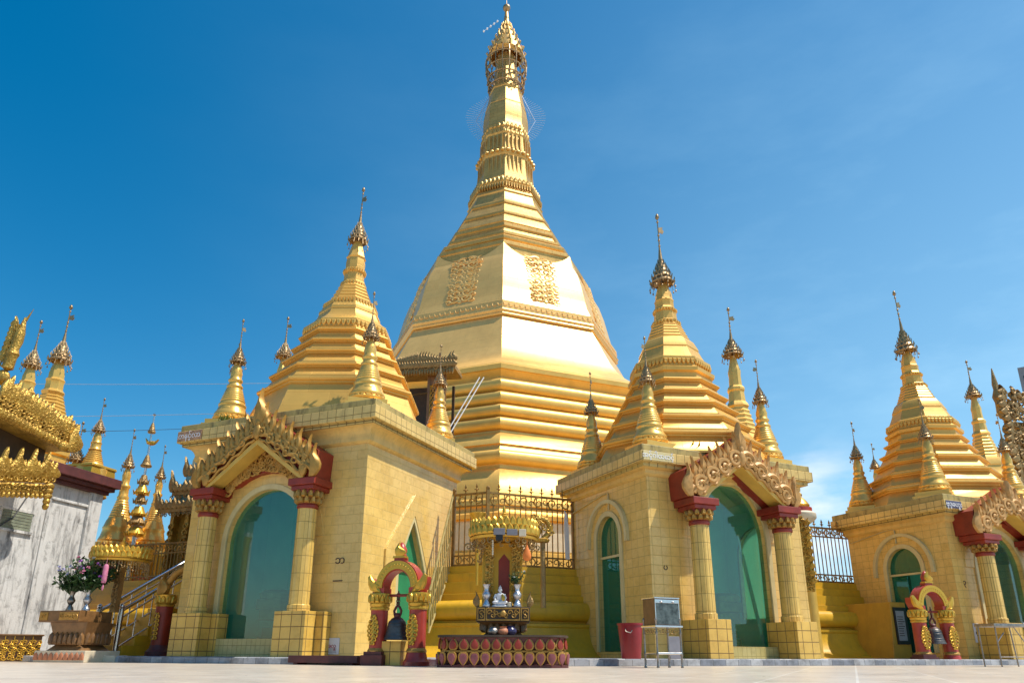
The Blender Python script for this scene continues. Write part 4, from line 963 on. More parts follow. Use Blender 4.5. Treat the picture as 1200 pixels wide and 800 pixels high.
fence('iron_fence', [ra, rb], fz, Zat(617, ra[1], 950) - fz, 'short scrolled iron fence in front of the bright sky, right of the middle hall', .22, .20)
la, lb = meet(222, V0, dl), meet(121, V0, dl)
fence('iron_fence', [la, lb], fz - .1, 1.0, 'scrolled iron fence round the small gold spires left of the largest hall', .24, .2, .11, False)
# pale slatted railing running back along the side of the left hall
b = MB(); p0 = Vector((*meet(506, (V0[0], V0[1] - .9), dl), 1.35)); p1 = Vector((fl_[0] - .03, fl_[1], fz + fh))
q0 = Vector((p0.x, p0.y, .55)); q1 = Vector((p1.x, p1.y, fz))
for i in range(12): t = i / 11; b.tube([q0.lerp(q1, t), p0.lerp(p1, t)], .016, 5)
b.tube([p0, p1], .026, 6); b.tube([q0, q1], .024, 6); b.tube([q0.lerp(p0, .5), q1.lerp(p1, .5)], .016, 6)
tag(b.build('slatted_railing', PAR, None, 60), 'pale slatted railing climbing along the side wall of the largest hall', 'railing')
# whitish board peeling off beside the fence
b = MB(); a = Vector((*meet(664, (V0[0], V0[1] - .25), dr), 0)); zt0, zt1 = Zat(598, a.y, 664), Zat(655, a.y, 670)
for i in range(6):
    t0 = i / 6; 
pts = [(-.03, zt1), (.07, zt1), (.06, (zt0 + zt1) / 2 + .1), (.02, zt0 - .08), (-.04, zt0), (-.05, (zt0 + zt1) / 2 + .1)]
b.prism(pts, -.012, .012)
tag(b.build('board_strip', PPR, None, 0, .003, loc=(a.x, a.y, 0), rot=(0, 0, .5)), 'narrow white board fixed upright at the right end of the middle fence', 'board')

# ---------------------------------------------------------------- hoist car and its rails on the stupa's left face
HY = 27.6
ho = P(500, 500, HY); hz0 = Zat(508, HY, 500); hz1 = Zat(447, HY, 500); hz2 = Zat(424, HY, 500)
hl, hr = P(466, 480, HY).x, P(528, 480, HY).x
hc = empty('hoist_car', ((hl + hr) / 2, HY, hz0), R(-10), 'small lift car with carved golden roof standing high against the stupa', 'lift car')
W_ = (hr - hl) / 2; H_ = hz1 - hz0
b = MB(); b.bx(-W_, W_, -.7, .8, 0, .10); b.build('car_floor', DRK, hc, 0)
for x in (-W_ + .06, W_ - .06, .35):
    b = MB(); b.bx(x - .05, x + .05, -.68, -.58, .10, H_); b.build('post', BRN if x > 0 else DRK, hc, 0)
for x in (-W_ + .06, W_ - .06):
    b = MB(); b.bx(x - .05, x + .05, .68, .78, .10, H_); b.build('post', DRK, hc, 0)
b = MB(); b.bx(.40, W_ - .12, -.66, -.62, H_ - .42, H_ - .02); b.build('panel', BRN, hc, 0); b = MB(); b.bx(-W_ + .1, .3, .70, .74, .1, H_); b.build('back_panel', DRK, hc, 0)
b = MB()
x0, x1, z0_, z1_ = .40, W_ - .12, .15, H_ - .45
for i in range(-7, 9):
    for sg in (-1, 1):
        c_ = i * .2; P0, P1 = None, None; pts = []
        for t in range(21):
            x = x0 + (x1 - x0) * t / 20; z = z0_ + c_ + sg * (x - x0) * 1.6 + (0 if sg > 0 else .6)
            if z0_ <= z <= z1_: pts.append((x, -.64, z))
        if len(pts) > 1: b.tube(pts, .018, 4)
for z in (z0_, z1_): b.tube([(x0, -.64, z), (x1, -.64, z)], .035, 5)
for x in (x0, x1): b.tube([(x, -.64, z0_), (x, -.64, z1_)], .035, 5)
b.build('lattice_panel', GCV, hc, 50)
b = MB(); b.tube([(-W_ - .1, -.7, H_ * .60), (.3, -.7, H_ * .66)], .045, 5); b.tube([(-W_ + .25, -.7, .1), (-W_ + .1, -.7, H_ * .8)], .035, 5); b.build('guard_bar', DRK, hc, 50)
b = MB(); rw = W_ + .42
b.bx(-rw, rw, -.95, .2, H_ + .10, H_ + .24); b.prism([(-rw, H_ + .24), (rw, H_ + .24), (rw - .12, H_ + .5), (-rw + .12, H_ + .5)], -.9, .15)
rf = b.build('roof', GCB, hc, 0)
b = MB(); rr = random.Random(2)
for i in range(26):
    x = -rw + .1 + (2 * rw - .2) * i / 25; hh = .22 + .28 * max(0, 1 - abs(x + .0) / 1.0) + .18 * (abs(x) > rw - .25) + .08 * rr.random()
    b.flame(x, H_ + .40, .20, hh, .05 * (1 if x > 0 else -1), -.92, .05, .03, .01); b.flame(x + .05, H_ + .2, .17, .36, 0, -.97, .04, .03); b.relief([(x - .07, H_ + .14), (x + .07, H_ + .14), (x + .05, H_ - .02), (x, H_ - .12), (x - .05, H_ - .02)], -.94, .04, .03)
for i in range(14): b.spiral((-rw + .2 + i * (2 * rw - .4) / 13, H_ + .20), .10, 1.1, -.99, .028, 1 if i % 2 else -1, 0, 12)
b.build('roof_crest', GCB, rf, 45)
for dx, nm in ((0, 0), (5.0, 1)):
    b = MB(); a = P(562 + dx, 442, HY - .6); c = P(524 + dx * .9, 506, HY - 1.4); b.tube([a, c], .024, 6)
    tag(b.build('hoist_rail', PPR, None, 50), ('left one' if nm == 0 else 'right one') + ' of two pale slanting rails beside the golden roofed lift car', 'rail', 'slanting rails beside the lift car')

# ---------------------------------------------------------------- offering shrine in the middle, and its copy at the left
def rrect(w, d, r, n=6):
    pts = []
    for cx_, cy_, a0 in ((w / 2 - r, d / 2 - r, 0), (-w / 2 + r, d / 2 - r, 90), (-w / 2 + r, -d / 2 + r, 180), (w / 2 - r, -d / 2 + r, 270)):
        for i in range(n + 1): a = R(a0 + 90 * i / n); pts.append((cx_ + r * math.cos(a), cy_ + r * math.sin(a)))
    return pts
def loft(b, outlines):
    n = len(outlines[0][0]); V = []; Fs = []
    for pts, z in outlines: V += [(a, c, z) for a, c in pts]
    for j in range(len(outlines) - 1):
        for k in range(n): k2 = (k + 1) % n; Fs.append((j * n + k, j * n + k2, (j + 1) * n + k2, (j + 1) * n + k))
    Fs.append(tuple(range(n))[::-1]); o = (len(outlines) - 1) * n; Fs.append(tuple(range(o, o + n))); b.add(V, Fs)
def along(pts, count):
    """count evenly spaced places on a closed outline with outward headings"""
    n = len(pts); seg = [math.dist(pts[i], pts[(i + 1) % n]) for i in range(n)]; T = sum(seg); out = []
    for k in range(count):
        s_ = T * (k + .5) / count; i = 0
        while s_ > seg[i]: s_ -= seg[i]; i += 1
        a, c = pts[i], pts[(i + 1) % n]; t = s_ / seg[i]; ang = math.atan2(c[1] - a[1], c[0] - a[0]) - PI / 2
        out.append((a[0] + (c[0] - a[0]) * t, a[1] + (c[1] - a[1]) * t, ang))
    return out, T / count
def lotus_base(parent, w, d, h):
    b = MB(); loft(b, [(rrect(w * .985, d * .97, .30), 0), (rrect(w * .985, d * .97, .30), .035), (rrect(w * .90, d * .88, .27), .05), (rrect(w * .88, d * .86, .27), h * .45), (rrect(w * .88, d * .86, .27), h * .55), (rrect(w * .955, d * .95, .30), h * .93), (rrect(w * .96, d * .95, .3), h * .935)])
    lb = b.build('lotus_base', MAR, parent, 30)
    b = MB(); loft(b, [(rrect(w * .97, d * .96, .3), h * .925), (rrect(w * .99, d * .975, .3), h * .94), (rrect(w * .985, d * .97, .3), h)]); b.build('rim', DRK, lb, 30)
    b = MB(); loft(b, [(rrect(w * .925, d * .91, .28), h * .455), (rrect(w * .94, d * .93, .28), h * .47), (rrect(w * .94, d * .93, .28), h * .525), (rrect(w * .925, d * .91, .28), h * .54)])
    b.build('gold_band', GPT, lb, 30)
    up_, dn_ = MB(), MB()
    for B_, z, hh, down, k in ((up_, h * .53, h * .40, False, .945), (dn_, .02, h * .44, True, .955)):
        pl_, step = along(rrect(w * k, d * k, .29), 38); B_.cur = 0
        for x, y, a in pl_:
            for mi, (sc2, o_) in enumerate(((1.0, .0), (.70, .022))):
                B_.cur = mi; wd = step * .96 * sc2; ht = hh * (1 if mi == 0 else .78); zz = z + (0 if mi == 0 else hh * .09)
                sv = B_.M; B_.M = Matrix.Translation((x + math.cos(a) * (o_ - .01), y + math.sin(a) * (o_ - .01), zz)) @ Matrix.Rotation(a + PI / 2, 4, 'Z') @ Matrix.Rotation((-.10 if not down else .14), 4, 'X')
                pts = [(-wd * .24, 0), (wd * .24, 0), (wd * .42, ht * .12), (wd * .5, ht * .34), (wd * .44, ht * .56), (wd * .26, ht * .78), (wd * .08, ht * .96), (0, ht * 1.10), (-wd * .08, ht * .96), (-wd * .26, ht * .78), (-wd * .44, ht * .56), (-wd * .5, ht * .34), (-wd * .42, ht * .12)]
                if down: pts = [(q, ht - t) for q, t in pts]
                B_.relief(pts, 0, .016, .007); B_.M = sv
    up_.build('upper_petals', None, lb, 40, mats=[GPT, RED]); dn_.build('lower_petals', None, lb, 40, mats=[GPT, MPK])
    return lb
def canopy(parent, z, r, h):
    """round gilded canopy with a leafy rim, fringe below and a ringed finial on top"""
    b = MB(); b.lathe([(r * .80, z - .005), (r * 1.0, z), (r * 1.02, z + .035), (r * .97, z + .06), (r * .95, z + h * .9), (r * .6, z + h * 1.02), (r * .28, z + h * 1.12)], 28, 0)
    c = b.build('canopy', GYL, parent, 40)
    b = MB(); n = 34
    for row, (z_, hh, k_) in enumerate(((.45, .62, .965), (.02, .62, 1.0))):
        for i in range(n):
            a = 2 * PI * (i + .5 * row) / n; pet(b, Vector((r * k_ * math.cos(a), r * k_ * math.sin(a), 0)), a, 2 * PI * r / n * 1.12, h * hh, z + .045 + h * z_, .030, False)
            b.M = Matrix.Translation((r * k_ * math.cos(a), r * k_ * math.sin(a), z + .05 + h * z_)) @ Matrix.Rotation(a + PI / 2, 4, 'Z'); b.spiral((0, h * .24), .030, 1.2, -.026, .010, 1 if i % 2 else -1, 0, 8); b.M = None
    b.build('leaf_crest', GYL, c, 40)
    b = MB(); n = 22
    for i in range(n):
        a = 2 * PI * i / n; b.M = Matrix.Translation((r * .93 * math.cos(a), r * .93 * math.sin(a), z)) @ Matrix.Rotation(a + PI / 2, 4, 'Z')
        b.spiral((0, -.045), .05, 1.1, 0, .013, 1 if i % 2 else -1, PI / 2, 10); b.spiral((.03, -.11), .03, 1, 0, .009, -1, 0, 8); b.M = None
    b.build('fringe', GCB, c, 50)
    b = MB(); zz = z + h * 1.1; b.lathe([(r * .46, zz - .06), (r * .40, zz - .01), (r * .30, zz), (r * .26, zz + .03), (r * .18, zz + .045), (r * .19, zz + .065), (r * .14, zz + .085), (r * .15, zz + .105), (r * .10, zz + .125), (r * .11, zz + .14), (r * .05, zz + .16), (r * .06, zz + .20), (.004, zz + .27)], 16, 0)
    b.build('finial', GYL, c, 45)
    return c
def offering_shrine(loc, label, base=True, pillars=True, zc=1.57, zt=.80, zf=.43, rz=0):
    o = empty('offering_shrine', loc, rz, label, 'offering shrine')
    if base: lotus_base(o, 1.80, 1.35, zf)
    # lotus foot and table
    b = MB(); loft(b, [(rrect(.56, .50, .06), zf), (rrect(.50, .44, .06), zf + .03), (rrect(.46, .42, .06), zf + .10), (rrect(.64, .58, .05), zt - .215), (rrect(.70, .62, .04), zt - .20)])
    pl_, step = along(rrect(.54, .49, .06), 22)
    for x, y, a in pl_:
        pet(b, Vector((x, y, 0)), a, step, .13, zf + .05, .05, False)
    ft = b.build('lotus_foot', BRN, o, 40)
    b = MB(); b.bx(-.37, .37, -.33, .33, zt - .20, zt); t_ = b.build('table', DRK, o, 0, .008)
    b = MB()
    for x0_, x1_ in ((-.355, -.245), (-.235, .235), (.245, .355)):
        b.bx(x0_, x1_, -.345, -.332, zt - .185, zt - .165); b.bx(x0_, x1_, -.345, -.332, zt - .03, zt - .012); b.bx(x0_, x0_ + .014, -.345, -.332, zt - .165, zt - .03); b.bx(x1_ - .014, x1_, -.345, -.332, zt - .165, zt - .03)
    for i in range(9):
        x = -.19 + .38 * i / 8; b.spiral((x, zt - .095 + .02 * (-1) ** i), .036, 1.2, -.345, .010, (-1) ** i, i, 12)
    for x in (-.30, .30): b.spiral((x, zt - .08), .035, 1.1, -.345, .010, 1, 0, 10); b.spiral((x, zt - .13), .028, 1.1, -.345, .009, -1, 2, 10)
    b.lathe([(.05, 0), (.045, .012), (.02, .022), (0.001, .03)], 8, 0) if False else None
    b.ell((.0, -.345, zt - .095), (.045, .02, .045), 10, 6)
    b.build('carved_apron', GPT, t_, 45)
    if pillars:
        # back body with red niche, two carved front pillars
        b = MB(); b.bx(-.31, .27, .02, .24, zt, zc - .02); bd = b.build('back_body', GYL, o, 0, .006)
        b = MB(); b.bx(-.075, .085, .005, .022, zt, zc - .28); b.prism([(-.075, zc - .28), (.085, zc - .28), (.005, zc - .18)], .005, .022); b.build('niche', RED, bd, 0)
        for x in (-.205, .175):
            b = MB(); b.bx(x - .055, x + .055, -.13, -.04, zt, zc - .02)
            for i in range(9):
                z = zt + .05 + (zc - zt - .14) * i / 8; b.spiral((x - .026, z), .042, 1.2, -.14, .015, 1, i, 12, .02); b.spiral((x + .03, z + .035), .038, 1.2, -.14, .014, -1, i + 1, 12, .02)
            b.build('pillar', GCV, o, 45)
        b = MB()
        for sg in (-1, 1):
            b = MB()
            for i in range(4): b.spiral((sg * (.30 + .065 * i) - .015, zc - .07 - .01 * i), .055, 1.2, -.12, .014, sg, i, 12); b.spiral((sg * (.27 + .02 * i) - .015, zc - .14 - .05 * i), .034, 1.1, -.12, .011, -sg, i, 10)
            b.build('bracket', GCB, o, 45); b = MB(); b.flame(sg * .36, zt - .0, .07, .22, sg * .03, -.24, .03, .02); b.build('leaf_horn', GCB, t_, 45)
    canopy(o, zc, .485, .235)
    return o
SHY = 10.78
SHC = Vector((P(590, 700, SHY).x, SHY, 0))
zf_ = Zat(743.5, SHY - .62); zt_s = Zat(710.5, SHY - .33); zc_ = Zat(634, SHY)
shr = offering_shrine(SHC, 'gilded offering shrine on a red lotus base under a round golden canopy, centre', zc=zc_, zt=zt_s, zf=zf_)
b = MB(); b.box((-.06, -.50, zc_ + .06), (.16, .10, .09)); b.box((.12, -.49, zc_ + .055), (.15, .08, .085)); bb = b.build('spotlight_box', GRY, shr, 0, .004)
b = MB(); b.box((.265, -.47, zc_ + .05), (.10, .10, .095)); b.build('cream_box', CRM, shr, 0, .006)
b = MB(); b.box((-.06, -.50, zc_ - .025), (.10, .10, .08)); b.build('camera_box', BLK, shr, 0, .006)

def vase(loc, s, mat, label, name='silver_vase'):
    b = MB(); b.lathe([(.062, 0), (.070, .012), (.060, .05), (.034, .10), (.030, .115), (.048, .135), (.070, .175), (.070, .20), (.050, .235), (.036, .255), (.038, .29), (.052, .33), (.066, .355), (.060, .352), (.034, .30), (.02, .27)], 20, 0, cap=False)
    for z, r in ((.115, .036), (.245, .046), (.20, .0705)): b.tube([(r * math.cos(a * PI / 10), r * math.sin(a * PI / 10), z) for a in range(21)], .005, 4)
    o = b.build(name, mat, None, 50, loc=loc); o.scale = (s, s, s); return tag(o, label, 'vase')
tz = zt_s + .001
vase(SHC + Vector((-.235, -.25, tz)), .86, SLV, 'empty silver vase at the left end of the centre shrine table')
vase(SHC + Vector((.195, -.25, tz)), .86, SLV, 'silver vase holding green leaves on the centre shrine table')
def bouquet(loc, s, n, mats, label, name='bouquet', seed=1, spread=.22, tall=.3, cat='flowers'):
    rr = random.Random(seed); o = empty(name, loc, 0, label, cat)
    lv, fl, stt = MB(), [MB() for _ in mats], MB()
    for i in range(n):
        a = rr.random() * 2 * PI; q = rr.random() ** .6; h = tall * (.35 + .65 * rr.random()) * s; x, y = spread * s * q * math.cos(a), spread * s * q * math.sin(a)
        stt.tube([(x * .1, y * .1, 0), (x * .6, y * .6, h * .6), (x, y, h)], .003 * s + .001, 4)
        for k in range(4):
            t = .4 + .6 * rr.random(); c = Vector((x * t, y * t, h * t)); d = Vector((rr.uniform(-1, 1), rr.uniform(-1, 1), rr.uniform(-.6, .7))).normalized(); w = d.cross(Vector((0, 0, 1))).normalized(); L = (.06 + .05 * rr.random()) * s; W = L * .32; up_v = d.cross(w) * L * .12
            lv.add([c, c + d * L * .5 + w * W + up_v, c + d * L, c + d * L * .5 - w * W + up_v], [(0, 1, 2, 3)])
        if i % 5 == 0:
            j = rr.randrange(len(mats)); c = Vector((x, y, h))
            for k in range(9):
                d = Vector((rr.uniform(-1, 1), rr.uniform(-1, 1), rr.uniform(-.3, 1))).normalized(); w = d.orthogonal().normalized(); L = .035 * s
                fl[j].add([c, c + d * L * .6 + w * L * .4, c + d * L, c + d * L * .6 - w * L * .4], [(0, 1, 2, 3)])
    stt.build('stems', LEF, o, 50); lv.build('leaves', LEF, o, 0)
    for j, m_ in enumerate(mats):
        if fl[j].v: fl[j].build('blossoms', m_, o, 0)
    return o
bouquet(SHC + Vector((.19, -.25, tz + .29)), .62, 20, [LEY, PPR], 'sprig of green and yellowish leaves in the right silver vase', 'leaf_sprig', 3, .24, .34, 'leaves')
# small white seated statuette
b = MB(); b.cur = 0
b.lathe([(.115, 0), (.12, .015), (.10, .03)], 20, 0, sy=.8); b.ell((0, -.01, .055), (.105, .075, .032), 14, 8); b.ell((-.06, -.04, .062), (.05, .035, .026), 10, 6); b.ell((.06, -.04, .062), (.05, .035, .026), 10, 6)
b.lathe([(.056, .05), (.050, .09), (.056, .14), (.062, .165), (.045, .185), (.018, .195), (.017, .21)], 14, 0, sy=.66)
for sg in (-1, 1): b.tube([(sg * .058, 0, .172), (sg * .078, -.012, .125), (sg * .06, -.045, .085), (sg * .015, -.06, .075)], [.018, .016, .014, .010], 8)
b.ell((0, -.003, .232), (.026, .029, .034), 12, 9); b.ell((0, .002, .262), (.023, .024, .018), 10, 6); b.ell((0, .002, .283), (.008, .008, .014), 8, 5); b.ell((0, -.031, .230), (.004, .006, .008), 6, 4)
for sg in (-1, 1): b.ell((sg * .027, 0, .228), (.004, .007, .015), 6, 5)
sto = b.build('seated_statuette', WHT, None, 60, loc=SHC + Vector((-.045, -.24, tz))); tag(sto, 'small white seated statuette with a gold sash on the centre shrine table', 'statuette')
b = MB(); b.tube([(.03, -.045, .172), (.045, -.056, .12), (.05, -.06, .08)], [.012, .026, .018], 8); b.build('gold_sash', GYL, sto, 50)
b = MB(); b.lathe([(.03, 0), (.034, .01), (.03, .05), (.036, .055), (.03, .065)], 12, 0); tag(b.build('small_cup', CRM, None, 50, loc=SHC + Vector((.085, -.27, tz))), 'tiny cream and gold cup right of the white statuette', 'cup')
def pot(loc, s, mat, label, name):
    b = MB(); b.lathe([(.045, 0), (.075, .02), (.085, .05), (.075, .08), (.052, .098), (.05, .108), (.064, .122), (.056, .12), (.04, .10)], 18, 0, cap=False); b.lathe([(.04, .1), (.001, .09)], 18, 0, cap=False)
    o = b.build(name, mat, None, 50, loc=loc); o.scale = (s,) * 3; return tag(o, label, 'pot')
zb_ = zf_ + .001
pot(SHC + Vector((-.13, -.50, zb_)), .92, STD, 'grey metal bowl on the lotus base below the shrine table', 'metal_bowl')
pot(SHC + Vector((.005, -.51, zb_)), .90, CLY, 'squat terracotta pot on the lotus base between bowl and blue jar', 'clay_pot')
pot(SHC + Vector((.105, -.47, zb_)), 1.0, PUR, 'round dark blue glazed jar on the lotus base, right of the clay pot', 'glazed_jar')
b = MB(); b.lathe([(.02, 0), (.055, .03), (.06, .08), (.04, .14), (.018, .19), (.008, .22)], 12, 0, sy=.6); b.tube([(0, 0, .2), (0, 0, .30)], .003, 4)
tag(b.build('orange_bag', ORC, None, 50, loc=SHC + Vector((.33, -.40, zc_ - .33))), 'orange cloth bag hanging under the right side of the centre canopy', 'bag')
b = MB(); 
for i in range(7): b.ell((0, 0, -.02 - .03 * i), (.013, .013, .017), 6, 5)
b.tube([(0, 0, 0), (0, 0, -.24)], .002, 4)
tag(b.build('hanging_garland', CRM, None, 50, loc=SHC + Vector((-.15, -.46, zc_ - .04))), 'short pale bead garland hanging from the centre canopy rim', 'garland')
# carved scroll figure on the fence line right of the canopy
b = MB(); rr = random.Random(4)
b.tube([(0, 0, 0), (.10, 0, .10), (.16, 0, .24), (.08, 0, .38), (-.06, 0, .42), (-.16, 0, .34), (-.20, 0, .22)], [.05, .06, .065, .06, .05, .04, .02], 8)
for i in range(7): b.spiral((.16 - .06 * i, .12 + .05 * i), .06, 1.2, -.05, .02, (-1) ** i, i, 12)
b.tube([(-.14, 0, .30), (-.06, 0, .16), (-.10, 0, .02)], [.03, .05, .02], 7); b.lathe([(.12, -.05), (.14, 0), (.10, .02)], 12, 0)
q = P(636, 632, 14.2); tag(b.build('scroll_carving', GCV, None, 50, loc=q, rot=(0, 0, .3)), 'curling carved gold figure on a post right of the centre canopy', 'carving')
b = MB(); b.tube([(q.x, q.y, 1.0), (q.x, q.y, q.z - .04)], .05, 8); po_ = b.build('carving_post', GCB, None, 50); tag(po_, 'gold post carrying the curling carved figure behind the centre canopy', 'post')
b = MB(); b.lathe([(.05, 0), (.07, .05), (.05, .1), (.10, .25), (.16, .34), (.17, .38), (.10, .40)], 14, 0); b.lathe([(.03, -1.0), (.035, 0)], 10, 0)
q = P(560, 612, 14.3); tag(b.build('gold_urn', GYL, None, 45, loc=(q.x, q.y, q.z - .2)), 'gold flared urn on a slim post behind the left side of the centre canopy', 'urn')

# ---------------------------------------------------------------- bell frames with their bells
def bell_frame(loc, rz, label):
    o = empty('bell_frame', loc, rz, label, 'bell frame', 'red and gold arched bell frames')
    for i, x in enumerate((-.33, .33)):
        b = MB()
        if i == 0: b.box((x, 0, .075), (.36, .36, .15)); b.box((x, 0, .175), (.30, .30, .05))
        b.lathe([(.20, 0), (.20, .06), (.165, .10), (.155, .15), (.145, .19)] if i else [(.14, .19), (.145, .21)], 18, 0, (x, 0, 0))
        b.cur = 1; b.lathe([(.150, .19), (.155, .215), (.135, .25)], 18, 0, (x, 0, 0)); b.cur = 2
        b.lathe([(.132, .25), (.132, .80)], 18, 0, (x, 0, 0)); co = b.build('column', None, o, 40, mats=[MAR if i == 0 else PNK, GPT, PNK])
        b = MB(); b.lathe([(.135, .80), (.15, .815), (.15, .84), (.14, .85), (.155, .87), (.155, .90), (.145, .91), (.17, 1.03), (.165, 1.05), (.12, 1.055)], 18, 0, (x, 0, 0))
        for k in range(14): a = 2 * PI * k / 14; pet(b, Vector((x + .15 * math.cos(a), .15 * math.sin(a), 0)), a, .066, .13, .91, .03, False)
        b.build('capital', GYL, co, 40)
        b = MB(); rr = random.Random(i)
        for k in range(7):
            z = .32 + .062 * k; wv = .085 * math.sin(PI * (k + .8) / 8) + .012
            b.M = Matrix.Translation((x, 0, 0)) @ Matrix.Rotation(-.10, 4, 'Z')
            for sg in (-1, 1): b.spiral((sg * wv * .66, z), wv * .66, 1.15, -.136, .019, sg, PI / 2, 12, .02)
            b.ell((0, -.14, z + .02), (.022, .018, .026), 8, 6); b.M = None
        b.build('flower_relief', GYL, co, 45)
    b = MB(); b.cur = 0
    def arc(r0, r1, y0, y1, n=22, zc=1.13, kz=1.12):
        V = []; 
        for k in range(n + 1):
            a = PI * k / n
            for r, y in ((r0, y0), (r1, y0), (r1, y1), (r0, y1)): V.append((r * math.cos(a), y, zc + r * kz * math.sin(a)))
        Fs = [(4 * k + j, 4 * k + (j + 1) % 4, 4 * k + 4 + (j + 1) % 4, 4 * k + 4 + j) for k in range(n) for j in range(4)] + [(0, 3, 2, 1), (4 * n, 4 * n + 1, 4 * n + 2, 4 * n + 3)]; b.add(V, Fs)
    arc(.23, .375, -.10, .12); b.cur = 1; arc(.25, .36, -.125, -.098)
    for k in range(19): a = PI * (k + .5) / 19; b.ell((.305 * math.cos(a), -.125, 1.13 + .305 * 1.12 * math.sin(a)), (.018, .012, .018), 6, 5)
    for sg in (-1, 1):
        b.cur = 0; b.bx(sg * .31 - .10, sg * .31 + .10, -.11, .12, 1.055, 1.13)
        b.cur = 1; b.relief([(sg * q, z) for q, z in ((.26, 1.055), (.36, 1.06), (.45, 1.10), (.49, 1.18), (.50, 1.30), (.46, 1.33), (.40, 1.25), (.34, 1.20), (.30, 1.14))], -.07, .05, .02); b.spiral((sg * .37, 1.13), .06, 1.2, -.125, .02, -sg, 0, 12)
        b.cur = 0; b.prism([(sg * q, z) for q, z in ((.30, 1.06), (.44, 1.10), (.48, 1.20), (.48, 1.29), (.42, 1.22), (.34, 1.17))], -.07, .10)
    ar = b.build('arch', None, o, 30, mats=[PNK, GYL])
    b = MB(); b.cur = 0; b.box((0, 0, 1.57), (.17, .14, .05)); b.ell((0, 0, 1.62), (.09, .06, .05), 12, 8); b.lathe([(.06, 1.63), (.085, 1.68), (.08, 1.73), (.04, 1.80), (.008, 1.83)], 14, 0)
    b.cur = 1; b.flame(0, 1.60, .13, .22, 0, -.055, .03, .02); b.box((0, -.03, 1.595), (.20, .12, .03)); b.build('finial', None, ar, 45, mats=[PNK, GYL])
    b = MB(); b.tube([(-.30, 0, 1.02), (.30, 0, 1.02)], .022, 8); b.build('crossbar', RED, o, 50)
    return o
def bronze_bell(loc, label, rz=0):
    o = empty('bronze_bell', loc, rz, label, 'bell', 'bells hanging in the red and gold frames')
    b = MB(); b.lathe([(.195, 0), (.19, .012), (.182, .03), (.165, .07), (.150, .14), (.142, .20), (.130, .26), (.095, .295), (.03, .31)], 28, 0, cap=False); b.lathe([(.185, .003), (.15, .05), (.13, .2), (.01, .27)], 24, 0, cap=False)
    for z, r in ((.055, .174), (.10, .159), (.19, .145), (.24, .138)): b.tube([(r * math.cos(a * PI / 14), r * math.sin(a * PI / 14), z) for a in range(29)], .004, 4)
    b.build('bell_body', BRZ, o, 40)
    b = MB(); b.lathe([(.10, .292), (.09, .305), (.05, .33), (.06, .36), (.035, .39)], 12, 0)
    for sg in (-1, 1): b.tube([(sg * .05, 0, .36), (sg * .065, 0, .42), (sg * .03, 0, .48), (0, 0, .50)], .020, 7)
    for i in range(4): b.tube([(.024 * math.cos(a * PI / 5) * (1 if i % 2 else .4), .024 * math.cos(a * PI / 5) * (.4 if i % 2 else 1), .52 + .045 * i + .03 * math.sin(a * PI / 5)) for a in range(11)], .008, 5)
    b.tube([(0, 0, .5), (0, 0, .72)], .010, 6); b.build('hanger', MAR, o, 50)
    return o
BL = G(465, 11.55); BR = G(1098, 15.3)
bell_frame(BL, R(-20), 'red and gold arched bell frame standing at the corner of the largest hall')
bronze_bell(BL + Vector((-.015, 0, .37)), 'dark bronze bell over a tiled block, beside the largest hall', R(-26))
bell_frame(BR, R(14), 'red and gold arched bell frame in front of the far right hall door')
bronze_bell(BR + Vector((0, 0, .40)), 'dark grey bell in front of the far right hall door', R(14))
b = MB(); b.box((0, 0, .175), (.34, .30, .35)); tag(b.build('tiled_block', TLP, None, 0, .008, loc=BL + Vector((-.06, .12, 0)), rot=(0, 0, R(-15))), 'low yellow tiled block under the bell by the largest hall', 'block')
b = MB(); a = G(343, 12.3); c = G(424, 11.75); d_ = c - a; b.box((0, 0, .085), (d_.length, .30, .11)); [b.box((x, 0, .016), (.08, .26, .03)) for x in (-d_.length * .4, d_.length * .4)]
tag(b.build('low_bench', MAR, None, 0, .006, loc=(a + c) / 2 + Vector((0, .14, 0)), rot=(0, 0, math.atan2(d_.y, d_.x))), 'long low maroon plank bench at the foot of the largest hall', 'bench')

# ---------------------------------------------------------------- steel stand, donation box, bin, leaning board
SP = G(777, 10.75)
so2 = empty('steel_stand', SP, R(24), 'narrow steel stand with turned legs beside the red bin', 'stand')
for x, y in ((-.20, -.15), (.20, -.15), (-.20, .15), (.20, .15)):
    b = MB(); b.lathe([(.018, 0), (.022, .01), (.014, .03), (.013, .15), (.019, .16), (.019, .19), (.013, .21), (.013, .44), (.019, .46), (.013, .48), (.013, .62), (.02, .63), (.016, .65), (.004, .67)], 10, 0, (x, y, 0)); b.build('leg', STD, so2, 50)
b = MB(); b.bx(-.23, .23, -.18, .18, .535, .56); b.build('shelf', STL, so2, 0, .004)
b = MB(); b.tube([(-.2, -.15, .19), (.2, -.15, .19)], .017, 8); b.tube([(-.2, .15, .19), (.2, .15, .19)], .012, 6); b.tube([(-.2, -.15, .19), (-.2, .15, .19)], .012, 6); b.tube([(.2, -.15, .19), (.2, .15, .19)], .012, 6); b.build('stretcher', STL, so2, 50)
b = MB()
for i in range(7): x = -.18 + i * .06; b.spiral((x, .48 - .0), .035, 1.1, -.15, .008, (-1) ** i, i, 10)
b.M = Matrix.Rotation(PI / 2, 4, 'Z')
for i in range(5): b.spiral((-.12 + i * .06, .48), .032, 1.1, .2, .008, (-1) ** i, i, 10)
b.M = None; b.build('scroll_apron', GCB, so2, 50)
do = empty('donation_box', SP + Vector((0, 0, .561)), R(24), 'dull glass fronted steel donation box on the narrow steel stand', 'box')
b = MB(); b.bx(-.20, .20, -.15, .15, 0, .36); b.build('case', BRN, do, 0, .006)
